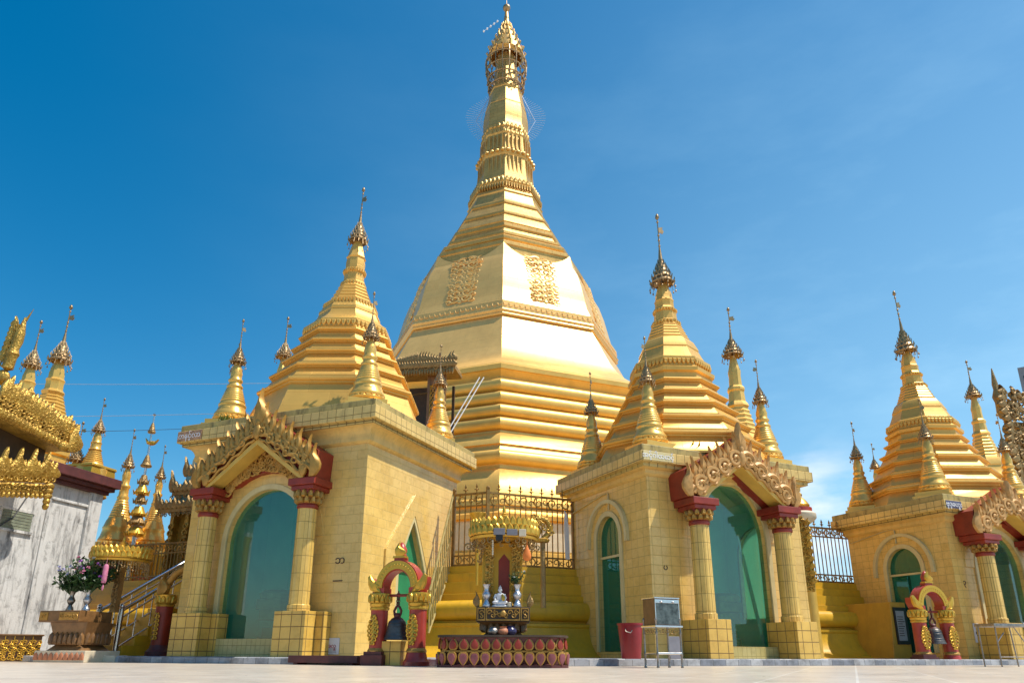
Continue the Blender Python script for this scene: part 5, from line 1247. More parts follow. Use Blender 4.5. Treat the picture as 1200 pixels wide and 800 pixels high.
b = MB(); b.bx(-.212, .212, -.162, .162, .361, .378); b.bx(-.205, .205, -.158, -.151, .30, .35); b.bx(-.205, -.19, -.158, -.151, .0, .30); b.bx(.19, .205, -.158, -.151, .0, .30); b.build('steel_trim', STL, do, 0, .003)
b = MB(); b.bx(-.187, .187, -.156, -.151, .01, .298); b.build('glass_front', paint('dusty_glass', (.085, .10, .095), .12, .3, .8, 9, 40, .1), do, 0)
for x in (-.10, .10): b = MB(); b.ell((x, -.165, .315), (.022, .012, .014), 8, 6); b.build('clasp', STL, do, 50)
bp = G(739.5, 12.0); bp.z = .111
b = MB(); b.lathe([(.145, 0), (.15, .01), (.19, .46), (.19, .50), (.205, .505), (.205, .53), (.185, .53), (.18, .45), (.14, .02)], 28, 0, cap=False); b.lathe([(.145, 0), (.001, .001)], 28, 0, cap=False)
bn = b.build('waste_bin', RBN, None, 35, loc=bp); tag(bn, 'red plastic bin by the side door of the middle hall', 'bin')
b = MB(); b.tube([(-.10, -.17, .44), (-.10, -.205, .40), (-.03, -.215, .38), (.0, -.20, .42)], .008, 6); b.build('handle', STD, bn, 50)
q = G(792, 11.95); b = MB(); b.box((0, 0, .17), (.20, .02, .34)); tag(b.build('leaning_board', GRY, None, 0, .003, loc=(q.x, q.y, .112), rot=(R(-12), 0, R(12))), 'grey square board leaning on the tiled wall behind the steel stand', 'board')

# ---------------------------------------------------------------- right of the middle hall
q = G(963, 17.4)
b = MB(); rr = random.Random(6)
hh = Zat(606, 16.6, 950) - Zat(693, 16.6, 950)
b.prism([(-.12, 0), (.13, 0), (.17, hh * .25), (.10, hh * .5), (.13, hh * .75), (.02, hh), (-.10, hh * .96)], -.03, .05)
for i in range(15):
    z = hh * (.03 + .9 * i / 14); b.spiral((-.02 + .05 * (-1) ** i, z), .085, 1.2, -.05, .024, (-1) ** i, i, 12, .02)
for i in range(9): b.flame(.10, hh * (.1 + .095 * i), .10, .18, .07, -.02, .04, .02)
q = P(948, 693, 16.2); tag(b.build('carved_wing', GCV, None, 40, loc=q, rot=(0, 0, R(-18))), 'upright carved gold wing board at the right edge of the middle hall', 'carving')
b = MB(); q = P(941, 640, 17.3); zt_ = Zat(598, 17.3, 941) ; zz = zt_ - 1.0
b.cur = 3; b.lathe([(.17, .11), (.17, zz + .60)], 22, 0); b.cur = 0; b.lathe([(.17, zz + .60), (.20, zz + .66), (.34, zz + .76), (.38, zz + .81), (.38, zz + .90), (.32, zz + .95)], 22, 0)
b.cur = 1; b.lathe([(.30, zz + .95), (.30, zz + 1.05)], 22, 0); b.cur = 2; b.lathe([(.24, zz + 1.05), (.26, zz + 1.12), (.20, zz + 1.22), (.10, zz + 1.32), (.12, zz + 1.38), (.02, zz + 1.52)], 18, 0)
tag(b.build('capped_pillar', None, None, 40, loc=(q.x, q.y, 0), mats=[CRM, PNK, GYL, VAU]), 'cream round pillar with red band and gold bud behind the middle hall', 'pillar')
# ochre block with notice board against the right hall
bo = empty('ochre_block', posR, yR, 'ochre block beside the far right hall carrying a dark notice board', 'block')
xw = -SR['w'] / 2; b = MB()
b.add([(xw - .62, 1.35, .11), (xw - .02, 1.35, .11), (xw - .02, 2.6, .11), (xw - .80, 2.6, .11), (xw - .50, 1.35, 1.36), (xw - .02, 1.35, 1.36), (xw - .02, 2.6, 1.36), (xw - .66, 2.6, 1.36)], [(3, 2, 1, 0), (4, 5, 6, 7), (0, 1, 5, 4), (1, 2, 6, 5), (2, 3, 7, 6), (3, 0, 4, 7)])
b.build('block_body', ORG, bo, 0, .01)
b = MB(); b.bx(xw - .46, xw - .06, 1.315, 1.346, .42, 1.24); nb = b.build('notice_board', BLK, bo, 0, .004)
b = MB(); b.bx(xw - .42, xw - .16, 1.305, 1.313, .50, 1.16); sh = b.build('notice_sheet', paint('grey_paper', (.30, .31, .31), .6, 0, .2), nb, 0)
b = MB()
for i in range(9): b.bx(xw - .40, xw - .40 + .14 + .08 * rnd.random(), 1.3, 1.304, 1.02 - .052 * i, 1.036 - .052 * i)
b.build('print_lines', INK, sh, 0)
# folding side table at the far right
tp = G(1181, 13.4); to = empty('side_table', tp, R(12), 'bare metal side table with thin legs at the far right edge', 'table')
b = MB(); b.bx(-.40, .40, -.22, .22, .66, .71); b.build('table_top', STD, to, 0, .006)
for x, y in ((-.36, -.18), (.30, -.18), (-.36, .18), (.30, .18)):
    b = MB(); b.tube([(x, y, .66), (x + (.04 if x > 0 else .0), y, 0)], .012, 6); b.build('leg', STD, to, 50)
b = MB(); b.tube([(-.36, -.18, .16), (.33, -.18, .16)], .010, 6); b.tube([(.02, -.18, .66), (.30, -.18, .25)], .009, 6); b.tube([(-.20, -.18, .56), (-.36, -.18, .4)], .009, 6); b.build('stretcher', STD, to, 50)

# ---------------------------------------------------------------- spires standing behind the halls
def big_spire(tipx, tipy, Y, sc_, label, base_z=None, rz=0):
    t = P(tipx, tipy, Y); H = 6.55 * sc_
    o = empty('gilded_spire', (t.x, Y, t.z - H), rz, label, 'spire', 'gilded spires behind the halls')
    prof = [(1.5, -1.2), (1.46, .2), (1.3, .5), (1.34, .6), (1.05, .9), (1.1, 1.0), (.84, 1.3), (.90, 1.4), (.78, 1.6), (.70, 1.75), (.64, 2.0), (.66, 2.04), (.60, 2.3), (.52, 2.42)] + [(x, z) for i in range(6) for x, z in ((.50 - .035 * i, 2.46 + i * .14), (.515 - .035 * i, 2.50 + i * .14), (.47 - .035 * i, 2.55 + i * .14))] + \
           [(.29, 3.3), (.33, 3.36), (.30, 3.44), (.25, 3.5), (.225, 3.8), (.255, 3.86), (.25, 3.93), (.19, 4.0), (.175, 4.3), (.19, 4.45), (.15, 4.6), (.10, 4.85), (.07, 4.95)]
    b = MB(); b.lathe([(r * sc_, z * sc_) for r, z in prof], 8, -PI / 2 + .2, cap=False); b.build('spire_body', GSM, o, 28); hti(o, (0, 0, 4.92 * sc_), 1.63 * sc_, 1.05); return o
big_spire(853, 360, 18.6, .93, 'tall gold spire rising right behind the spire of the middle hall')
big_spire(338, 371, 19.2, .80, 'gold spire just left of the large spire of the largest hall')
big_spire(281, 402, 21.0, .60, 'thin gold spire half hidden behind the left corner spire of the largest hall')
big_spire(1132, 422, 20.6, .74, 'gold spire at the far right between hall spire and carved roof')
big_spire(1021, 519, 24.0, .55, 'small distant gold spire beside the far right hall')

# ---------------------------------------------------------------- left: weathered building
WY = 17.0
cpt = P(108, 640, WY); wd = Vector((-.25, -.968, 0)); wnrm = Vector((.968, -.25, 0))
wang = math.atan2(.968, .25)                        # local +X runs from the near end to the far corner
wb_ = empty('weathered_building', (cpt.x, cpt.y, 0), wang, 'black streaked whitewashed building with a gold carved porch gable at the far left', 'building')
zc0, zc1 = Zat(580, WY, 112), Zat(563, WY, 118)
LW = 6.0
b = MB(); b.bx(-LW, 0, 0, 3.0, 0, zc0); b.bx(-1.42, -1.34, -.035, .0, 0, zc0 - .35); b.bx(-.36, .0, -.07, .0, 0, zc0); b.bx(-1.5, -.3, -.04, 0, zc0 - .36, zc0 - .30); b.build('wall', WWH, wb_, 0, .012)
b = MB(); 
for o_, z0_, z1_ in ((.08, zc0, zc0 + .08), (.16, zc0 + .082, zc0 + .17), (.24, zc0 + .172, zc1 + .04)): b.bx(-LW, .02 + o_, -o_ - .04, 3.0, z0_, z1_)
b.build('cornice', MAR, wb_, 0, .012)
b = MB(); wa = -2.42; zw0, zw1 = Zat(624, 15.4, 30), Zat(603, 15.4, 30)
b.bx(wa - .04, wa + .74, -.03, .02, zw1, zw1 + .05); b.bx(wa - .06, wa + .76, -.05, .0, zw0 - .05, zw0); wi = b.build('window', WWH, wb_, 0)
b = MB()
for i in range(6): b.bx(wa, wa + .70, -.022, -.006, zw0 + (zw1 - zw0) * i / 6 + .012, zw0 + (zw1 - zw0) * (i + 1) / 6)
b.build('shutter_slats', paint('grey_green_slats', (.22, .24, .17), .5, 0, .3), wi, 0)
b = MB(); b.tube([(-1.9, -.03, zc0 - .3), (-2.2, -.06, zc0 - .9), (-2.9, -.05, zc0 - 1.5), (-3.3, -.03, zc0 - 1.65)], .014, 6); b.build('wall_cable', CBD, wb_, 50)
# carved gold porch gable and eaves, projecting from the long side
GY = 14.3
pg = P(80, 522, GY); ginv = Matrix.Rotation(-wang, 4, 'Z') @ Matrix.Translation((-cpt.x, -cpt.y, 0))
def wl_(px, py, Y): return ginv @ P(px, py, Y)
b = MB(); c = MB(); rr = random.Random(8)
e0, e1 = wl_(-60, 486, 13.2), wl_(74, 526, 14.6)
yg = min(e0.y, e1.y) - .05
dx_, dz_ = e1.x - e0.x, e1.z - e0.z
n_ = Vector((-dz_, 0, dx_)).normalized(); n_ = n_ if n_.z > 0 else -n_
def GP(t, o_, y=0): return Vector((e0.x + dx_ * t, yg + y, e0.z + dz_ * t)) + n_ * o_
f0_z = wl_(58, 566, 14.2).z
quad = [GP(0, -.10), GP(1, -.06), GP(1.02, .26), GP(0, .36)]
b.prism([(p.x, p.z) for p in quad], yg - .05, max(yg + .9, .25))
gb = b.build('gable_board', GCV, wb_, 0, .02)
b = MB(); b.prism([(GP(0, -.10).x, f0_z), (GP(.93, -.06).x, f0_z), (GP(.93, -.06).x, GP(.93, -.06).z), (GP(0, -.10).x, GP(0, -.10).z)], yg + .35, yg + .40); b.build('gable_shade_sheet', DRK, wb_, 0)  # dark sheet put in as the shade beneath the gable board
for i in range(22):
    t = i / 21; p = GP(t, .02); c.ell((p.x, yg - .06, p.z), (.10, .06, .10), 10, 7)
    for o_ in (.13, .24, .33): 
        p = GP(t, o_ * (1 - .25 * t)); c.spiral((p.x, p.z), .085, 1.2, yg - .08, .024, (-1) ** i, i, 12, .03)
    p = GP(t, .26 + .10 * (1 - t)); c.flame(p.x, p.z - .05, .16, .34 + .14 * rr.random(), .06, yg - .04, .06, .03, .01)
p = GP(1.0, -.02); c.flame(p.x, p.z - .05, .26, .62, .12, yg - .08, .09, .04, .03); c.ell((p.x - .12, yg - .10, p.z + .03), (.15, .09, .11), 10, 8)
c.build('gable_scrolls', GCV, gb, 45)
# lower eave with cresting, fringe of pendants
f0, f1 = wl_(-60, 560, 12.9), wl_(58, 563, 14.2)
yf = f1.y - .02
b = MB(); b.prism([(f0.x, f0.z - .06), (f1.x, f1.z - .06), (f1.x, f1.z + .07), (f0.x, f0.z + .10)], yf - .04, yf + .12); ev = b.build('eave_board', GYL, wb_, 0, .015)
c = MB(); cq = MB()
for i in range(16):
    t = i / 15; x = f0.x + (f1.x - f0.x) * t; z = f0.z + (f1.z - f0.z) * t
    cq.flame(x, z + .05, .16, .30 + .22 * (i % 3 == 1) + .05 * rr.random(), .03, yf - .02, .05, .03, .01); c.spiral((x, z + .01), .07, 1.2, yf - .05, .02, (-1) ** i, i, 12, .02)
    for k in range(3):
        c.ell((x + .02 * k, yf - .02, z - .13 - .085 * k), (.075 - .018 * k, .05, .06), 8, 6); c.spiral((x, z - .16), .06, 1.1, yf - .06, .017, (-1) ** i, i, 10, .01)
for k in range(5): c.ell((f1.x - .03, yf - .04, f1.z - .12 - .10 * k), (.11 - .015 * k, .07, .075), 8, 6)
c.build('eave_fringe', GCV, ev, 45); cq.build('eave_crest', GCV, ev, 45)
b = MB(); b.bx(f0.x, f1.x - .5, yf + .9, yf + 1.1, f1.z + .0, e1.z + .15); b.build('eave_shadow_wall', paint('green_black_shade', (.03, .045, .04), .6, 0, .2), wb_, 0)  # near-black colour stands in for the shade behind the gable
for x in (f0.x - .9,):
    b = MB(); b.lathe([(.16, 0), (.16, .3), (.11, .34), (.11, f0.z - .3), (.16, f0.z - .1)], 14, 0, (x, yf + .25, 0)); b.build('porch_pillar', GYL, wb_, 40)
# its roof spires
b = MB(); q = wl_(22, 400, 14.6)
b.lathe([(.02, 0), (.13, .05), (.12, .25), (.15, .32), (.10, .42), (.13, .55), (.11, .72), (.06, .86), (.03, 1.0)], 10, 0); 
for i in range(8): b.spiral((-.10, .1 + .1 * i), .07, 1.2, -.08, .022, (-1) ** i, i, 10); b.flame(-.16, .15 + .09 * i, .12, .22, -.05, -.02, .05, .02)
b.tube([(.03, 0, .95), (.12, 0, 1.18)], [.03, .004], 6); b.ell((-.05, 0, -.12), (.18, .14, .14), 10, 8); b.tube([(-.05, 0, -.12), (-.5, .1, -.3), (-1.2, .4, -.5), (-1.8, .8, -1.2)], [.10, .12, .12, .12], 8)
z_ = P(8, 432, 14.0); zt2 = P(20, 362, 14.0)
fo = b.build('gable_finial', GCV, None, 45, loc=(z_.x - .0, 14.0, z_.z - .05), rot=(0, R(7), 0)); fo.scale = ((zt2.z - z_.z + .1) / 1.2 * .7, (zt2.z - z_.z + .1) / 1.2 * .7, (zt2.z - z_.z + .1) / 1.2); tag(fo, 'carved gold roof finial at the upper left edge of the photo', 'finial')
def roof_spire(tx, ty, Y, s, bz, label, n=8):
    t = P(tx, ty, Y); H = 2.62 * s; bz = (bz - (t.z - H)) / s
    o = empty('roof_spire', (t.x, Y, t.z - H), 0, label, 'spire', 'gold spires at the far left')
    pr_ = [(.46, bz), (.46, -.35), (.50, -.33), (.50, -.28), (.42, -.25), (.40, -.05), (.44, -.02), (.44, .05), (.38, .08), (.36, .30), (.38, .33), (.35, .37), (.31, .55), (.28, .60)] + [(x, z) for i in range(6) for x, z in ((.27 - .019 * i, .63 + i * .06), (.28 - .019 * i, .65 + i * .06), (.25 - .019 * i, .68 + i * .06))] + [(.165, 1.0), (.18, 1.03), (.14, 1.08), (.135, 1.2), (.15, 1.24), (.12, 1.28), (.12, 1.36), (.08, 1.52), (.06, 1.6)]
    b = MB(); b.lathe([(r * s, z * s) for r, z in pr_], n, -PI / 2 + .15, cap=False); b.build('spire_body', GLF, o, 28 if n == 8 else 40); hti(o, (0, 0, 1.56 * s), 1.06 * s, .95); return o
roof_spire(84, 357, 18.6, 1.66, zc1, 'largest gold spire on the weathered building, with a flared octagonal base')
roof_spire(49, 375, 17.6, 1.28, zc1, 'slim gold spire left of the largest one on the weathered building')
b = MB(); q = P(123, 466, 17.5); q.z = zc1 + .04; b.lathe([(.56, 0), (.52, .34), (.56, .36), (.54, .42)], 4, PI / 4 + wang, (0, 0, 0)); tag(b.build('spire_pedestal', GYL, None, 0, .01, loc=q), 'square gold pedestal on the maroon cornice corner', 'pedestal')
roof_spire(123, 466, 17.5, .86, zc1 + .40, 'small gold spire on a square pedestal at the maroon cornice corner', 16)
t = P(98, 494, 17.5); o = empty('roof_spire', (t.x, 17.5, t.z - 1.9), 0, 'thin gold tip with a dark umbrella just left of the cornice corner spire', 'spire', 'gold spires at the far left')
b = MB(); b.lathe([(.2, -.4), (.16, .4), (.10, .75), (.06, .9)], 12, 0); b.build('spire_body', GLF, o, 40); hti(o, (0, 0, .86), 1.05, 1.1)

# ---------------------------------------------------------------- left: gold spires behind the stair, banner mast, carved pavilion
def drum_spire(tx, ty, Y, s, label):
    t = P(tx, ty, Y); H = 3.6 * s
    o = empty('gold_pagoda', (t.x, Y, t.z - H), 0, label, 'pagoda', 'small gold pagodas behind the stair')
    b = MB(); b.lathe([(.56, -.2), (.56, .0), (.50, .03), (.52, .10), (.46, .13), (.44, .20), (.47, .24), (.42, .36), (.38, .55), (.40, .60), (.37, .66), (.33, .80), (.29, .88)] + [(x, z) for i in range(7) for x, z in ((.28 - .019 * i, .90 + i * .075), (.29 - .019 * i, .925 + i * .075), (.265 - .019 * i, .96 + i * .075))] + [(.15, 1.45), (.165, 1.5), (.13, 1.56), (.12, 1.75), (.15, 1.8), (.15, 1.85), (.10, 1.9), (.11, 2.05), (.12, 2.15), (.07, 2.35), (.05, 2.42)], 24, 0, cap=False)
    petals_ring(b, 0, .50, .02, .16, 20, .04, 0, True, oct=False)
    b.M = Matrix.Scale(s, 4); vv = [tuple(Vector(p) * s) for p in b.v]; b.v = vv; b.M = None; b.build('spire_body', GLF, o, 55)
    b = MB(); b.lathe([(.62 * s, -.95 * s), (.62 * s, -.2 * s)], 24, 0)
    for k in range(24): a = 2 * PI * k / 24; b.tube([(.63 * s * math.cos(a), .63 * s * math.sin(a), -.95 * s), (.63 * s * math.cos(a), .63 * s * math.sin(a), -.25 * s)], .045 * s, 6)
    b.cur = 1; b.lathe([(.70 * s, -1.25 * s), (.70 * s, -.95 * s)], 24, 0); b.cur = 0; b.lathe([(.68 * s, -1.7 * s), (.68 * s, -1.25 * s)], 24, 0)
    b.build('drum', None, o, 40, mats=[GYL, PNK]); hti(o, (0, 0, 2.38 * s), 1.22 * s, .8); return o
drum_spire(158, 502, 20.6, .98, 'larger gold pagoda with a fluted drum behind the stair fence')
drum_spire(194, 521, 21.2, .86, 'smaller gold pagoda with a fluted drum, right of the banner mast')
m = P(181, 486, 20.2); mz = 0
o = empty('banner_mast', (m.x, 20.2, TZ), 0, 'slender prayer mast with tiers, figures and a bird, between the two gold pagodas', 'mast'); Hm = m.z - TZ
b = MB(); b.tube([(0, 0, 0), (0, 0, Hm)], [.06, .02], 8)
b.lathe([(.04, Hm - .02), (.05, Hm), (.0, Hm + .06)], 8, 0); b.build('pole', STL, o, 50)
b = MB()
for z, h_, r_ in ((Hm - .55, .30, .10), (Hm - 1.55, .34, .14)): b.lathe([(r_, z), (r_ * 1.1, z + .04), (r_ * .8, z + .10), (r_ * .7, z + .16), (r_ * .3, z + h_)], 12, 0)
b.build('umbrella_tier', GCB, o, 40)
b = MB(); b.ell((.06, 0, Hm - .85), (.13, .05, .07), 10, 7); b.tube([(.16, 0, Hm - .83), (.24, 0, Hm - .74)], [.04, .02], 6); b.tube([(-.04, 0, Hm - .85), (-.14, 0, Hm - .70)], [.05, .01], 6); b.build('bird_figure', GYL, o, 50)
b = MB(); rr = random.Random(12); z = Hm - 1.75
for i, (zz, r_) in enumerate(((2.05, .14), (2.35, .20), (2.6, .17), (2.95, .22), (3.2, .24), (3.5, .26))):
    z = Hm - zz; b.cur = i % 2; b.lathe([(r_ * .8, z), (r_, z + .05), (r_ * .7, z + .15), (r_ * .5, z + .26)], 10, 0)
    for k in range(7): a = 2 * PI * k / 7; b.tube([(r_ * .9 * math.cos(a), r_ * .9 * math.sin(a), z), (r_ * 1.15 * math.cos(a), r_ * 1.15 * math.sin(a), z + .14)], [.03, .008], 5)
b.build('carved_tiers', None, o, 45, mats=[GCB, GYL])
# carved roof pavilion behind the largest hall
py_ = 19.0; a = P(186, 640, py_); c = P(250, 640, py_); ze = Zat(600, py_, 210); zr = Zat(548, py_, 230)
pv = empty('carved_pavilion', (a.x, py_, 0), R(-22), 'pavilion with blue green roof and carved brown gold crests left of the largest hall', 'pavilion')
b = MB(); b.prism([(.0, ze), (2.6, ze), (2.0, zr + .1), (.85, zr + .1)], 0.02, 2.0); b.build('roof', ROOFG, pv, 0)
b = MB(); b.bx(.15, 2.4, .3, 1.8, .1, ze)
for i in range(5): b.bx(.15 + .5 * i, .27 + .5 * i, .1, .3, .1, ze); [b.spiral((.21 + .5 * i, TZ + .2 * k), .10, 1.2, .08, .03, (-1) ** k, k, 10) for k in range(8)]
b.build('wall', GCV, pv, 40)
b = MB(); rr = random.Random(3)
for lev, (z, x0_, x1_) in enumerate(((ze, -.1, 2.6), (ze + (zr - ze) * .38, .22, 2.4), (ze + (zr - ze) * .72, .55, 2.2), (zr + .1, .85, 2.0))):
    b.bx(x0_, x1_, -.12 + .08 * lev, -.02 + .08 * lev, z - .04, z + .07); n_ = int((x1_ - x0_) / .15)
    for i in range(n_ + 1):
        x = x0_ + (x1_ - x0_) * i / n_; b.flame(x, z + .05, .14, .20 + .14 * rr.random() + (.30 if i == 0 else 0), -.04 if i else -.10, -.10 + .08 * lev, .05, .03, .01); b.spiral((x, z - .10), .06, 1.2, -.12 + .08 * lev, .018, (-1) ** i, i, 10)
b.build('roof_crest', GCB, pv, 45)

# ---------------------------------------------------------------- left: stair with steel handrails
nin = Vector((.3827, .9239, 0)); tl_ = Vector((-.9239, .3827, 0))
S0 = G(134, 14.7); zP = .17
rise = [S0 + nin * 0.0, S0 + nin * 2.5]
stw = empty('side_stair', S0, math.atan2(nin.y, nin.x), 'ochre stair climbing to the terrace between steel handrails at the left', 'stair')
b = MB(); nst = 8
for i in range(nst): b.bx(.10 + .28 * i, 3.2, -.06, .66, (.11 if i == 0 else .11 + .19 * i) - (.11 if i == 0 else .0), .11 + .19 * (i + 1))
b.build('steps', PLN, stw, 0, .006)
def rail(off, label):
    o = empty('stair_handrail', S0 + tl_ * off, math.atan2(nin.y, nin.x), label, 'handrail', 'steel handrails of the left stair')
    h0, h1 = 1.02, 1.02 + 1.42 * (2.45 / 2.45); L = 2.45; sl_ = .60
    def zt(x): return 1.0 + sl_ * x
    b = MB(); b.tube([(0, 0, zt(0) - .06), (L, 0, zt(L) - .06)], .036, 8); b.tube([(0, 0, zt(0) - .20), (L, 0, zt(L) - .20)], .018, 6); b.tube([(0, 0, .24), (L, 0, .24 + sl_ * L)], .018, 6); b.build('rail', STL, o, 50)
    for i in range(1, 7):
        x = L * i / 7; b = MB(); b.tube([(x, 0, .24 + sl_ * x), (x, 0, zt(x) - .08)], .012, 6); b.ell((x, 0, .60 + sl_ * x), (.02, .02, .03), 6, 5); b.build('baluster', STL, o, 50)
    for x in (0, L):
        b = MB(); z0_ = 0 if x == 0 else .1 + sl_ * x; b.tube([(x, 0, z0_), (x, 0, zt(x) - .02)], .052, 10); b.ell((x, 0, zt(x) + .03), (.05, .05, .05), 10, 7); b.ell((x, 0, zt(x) - .04), (.055, .055, .025), 10, 6); b.build('newel', STL, o, 50)
rail(-.02, 'nearer steel handrail of the ochre stair, starting in front')
rail(.58, 'farther steel handrail of the ochre stair, behind the front one')
# crimson column with gold flower and arch at the foot of the largest hall
q = G(186, 14.9)
o = empty('flower_column', (q.x, q.y, .11), R(-20), 'crimson column with a gold flower, half hidden left of the largest hall', 'column')
b = MB(); b.lathe([(.24, 0), (.24, .08), (.18, .14), (.165, .20)], 18, 0); b.build('foot', MAR, o, 40)
b = MB(); b.lathe([(.16, .2), (.16, .92)], 18, 0); b.build('shaft', RED, o, 40)
b = MB(); b.lathe([(.165, .92), (.18, .95), (.16, .98), (.20, 1.14), (.14, 1.16)], 18, 0)
for k in range(12): a = 2 * PI * k / 12; pet(b, Vector((.17 * math.cos(a), .17 * math.sin(a), 0)), a, .09, .16, .98, .03, False)
b.build('capital', GYL, o, 40)
b = MB()
for k in range(6): z = .34 + .08 * k; [b.spiral((sg * .045, z), .055, 1.15, -.165, .018, sg, PI / 2, 12, .02) for sg in (-1, 1)]
b.build('flower_relief', GYL, o, 45)
b = MB(); b.tube([(-.05 + .62 * (1 - math.cos(a * PI / 20)), 0, 1.16 + .52 * math.sin(a * PI / 20)) for a in range(11)], .075, 8); b.flame(-.05, 1.14, .18, .40, .06, -.05, .08, .03); b.build('arch_stub', GPT, o, 45)

# ---------------------------------------------------------------- left: low carved wall, offering table with flowers, canopy
a, c = G(-30, 14.6), G(47, 15.2); d_ = c - a
o = empty('carved_low_wall', a, math.atan2(d_.y, d_.x), 'low wall faced with carved gold panels at the bottom left corner', 'wall')
zt_ = Zat(745, 15); b = MB(); b.bx(0, d_.length, 0, .4, 0, zt_ - .03); b.bx(0, d_.length + .03, -.03, .43, zt_ - .03, zt_); b.build('wall_body', BRN, o, 0, .006)
b = MB(); nn = 7
for i in range(nn):
    x = d_.length * (i + .5) / nn
    for k in range(5): [b.spiral((x + sg * .045, .06 + .075 * k), .045, 1.15, -.02, .015, sg * (-1) ** k, k, 10, .015) for sg in (-1, 1)]
    b.bx(x - d_.length / nn / 2 - .006, x - d_.length / nn / 2 + .006, -.025, 0, .02, zt_ - .04)
b.build('carved_panels', GYL, o, 45)
CYL = 14.2; cl_ = G(116, CYL)
zc2 = Zat(657, CYL, 116); zt2_ = Zat(716, CYL, 90)
o = empty('offering_table', G(92, CYL), R(-14), 'wide carved wooden offering table with flowers at the left, beside the stair', 'table')
b = MB(); b.bx(-.62, .26, -.4, .4, zt2_ - .20, zt2_); b.build('table_top', BRN, o, 0, .01)
b = MB(); b.bx(-.60, -.42, -.412, -.40, zt2_ - .17, zt2_ - .03); b.spiral((-.51, zt2_ - .10), .05, 1.3, -.415, .012, 1, 0, 12); b.build('end_panel', GPT, o, 45); b = MB(); b.bx(-.16, .24, -.412, -.40, zt2_ - .17, zt2_ - .03); 
for i in range(7): b.spiral((-.12 + i * .053, zt2_ - .10), .04, 1.2, -.415, .012, (-1) ** i, i, 10)
b.build('carved_apron', GPT, o, 45)
b = MB(); loft(b, [(rrect(.80, .7, .05), .20), (rrect(.60, .55, .05), .30), (rrect(.82, .72, .05), zt2_ - .205)]); pl_, step = along(rrect(.70, .62, .05), 24)
for x, y, a in pl_: pet(b, Vector((x, y, 0)), a, step, .22, .30, .05, False)
b.build('lotus_foot', BRN, o, 40)
b = MB(); b.bx(-.55, .55, -.42, .42, 0, .20); st_ = b.build('plinth_step', CRM, o, 0, .01)
b = MB()
for i in range(10): b.relief([(-.5 + i * .11 - .05, .04), (-.5 + i * .11 + .05, .04), (-.5 + i * .11 + .04, .13), (-.5 + i * .11, .17), (-.5 + i * .11 - .04, .13)], -.42, .012, .012)
b.build('petal_band', CLY, st_, 40)
o = empty('canopy_shrine', (cl_.x, CYL + .25, 0), R(-12), 'round golden canopy on a dark post over the flowers, beside the stair', 'shrine')
b = MB(); b.bx(-.05, .07, -.03, .09, zt2_, zc2)
for i in range(8): b.spiral((.01, zt2_ + .1 + .1 * i), .06, 1.2, -.05, .016, (-1) ** i, i, 10)
b.build('post', GCB, o, 40)
canopy(o, zc2, .53, .225)
b = MB(); rr = random.Random(9)
for i in range(60):
    a = 2 * PI * i / 60; x, y = .50 * math.cos(a), .50 * math.sin(a); L = .10 + .20 * rr.random()
    b.tube([(x, y, zc2), (x * 1.02, y * 1.02, zc2 - L)], .004, 3); b.ell((x * 1.02, y * 1.02, zc2 - L), (.016, .016, .02), 5, 4)
b.build('hanging_beads', HTI, o, 50)
b = MB(); b.lathe([(.035, -.34), (.045, -.30), (.045, -.04), (.03, 0)], 12, 0); b.tube([(0, 0, 0), (0, 0, .12)], .003, 4); b.ell((0, 0, -.42), (.02, .02, .06), 6, 5)
tag(b.build('pink_garland', ROS, None, 50, loc=(cl_.x + .06, CYL - .35, zc2 - .10)), 'pink and white hanging garland under the left golden canopy', 'garland')
tb = G(92, CYL); bl2 = G(76, CYL)
def G2(px, y, z): p = P(px, 700, y); return Vector((p.x, y, z))
vase(G2(84, CYL - .12, zt2_ + .001), 1.0, STD, 'grey metal flower vase, left one on the carved offering table', 'metal_vase')
vase(G2(103, CYL - .15, zt2_ + .001), 1.05, SLV, 'bright silver flower vase, right one on the carved offering table', 'metal_vase')
bouquet(G2(83, CYL - .12, zt2_ + .30), 1.3, 80, [LIL, LIL, VIO], 'dark leafy bunch with pale lilac flowers in the left metal vase', 'bouquet', 5, .26, .42)
bouquet(G2(103, CYL - .15, zt2_ + .32), 1.3, 90, [VIO, ROS, PPR], 'dark leafy bunch with violet and pink flowers in the right silver vase', 'bouquet', 6, .30, .50)
bouquet(G2(112, CYL + .1, zt2_ + .45), 1.3, 90, [ROS, CRM], 'dark foliage with few pale blossoms hanging below the left canopy', 'bouquet', 8, .34, .40)
# marble strip with shadows by the stair foot
b = MB(); q = G(118, 14.3); b.box((0, 0, .06), (.9, .35, .12)); tag(b.build('stone_step', CRM, None, 0, .008, loc=q, rot=(0, 0, R(-10))), 'pale stone step at the foot of the steel handrails', 'step')

# ---------------------------------------------------------------- far right: carved roof and a distant tower
q = P(1187, 545, 21.5); KS = 1.5; o = empty('carved_roof', (q.x, 21.5, q.z - 1.0 * KS), R(20), 'tall carved bronze gold roof corner with finials at the far right edge', 'roof')
zb_, zt_ = 1.0 - (Zat(575, 14, 1190) - 0) * 0, 0
H_ = (Zat(438, 21.5, 1180) - q.z) / KS; o.scale = (KS, KS, KS)
b = MB(); b.bx(.5, 2.2, .15, 1.6, -(q.z - KS) / KS, .45); b.build('pavilion_wall', TIM, o, 0, .01)
b = MB(); b.prism([(.4, .42), (2.4, .42), (2.1, .95), (.55, .95)], .1, 1.7); b.build('lower_roof', GCB, o, 0)
b = MB(); b.prism([(.40, .9), (.46, 1.0 + H_ * .35), (.44, 1.0 + H_ * .5), (.9, 1.0 + H_ * .5), (.9, .4), (.5, .4)], .05, .3); b.build('roof_mass', GCB, o, 0)
b = MB(); rr = random.Random(17)
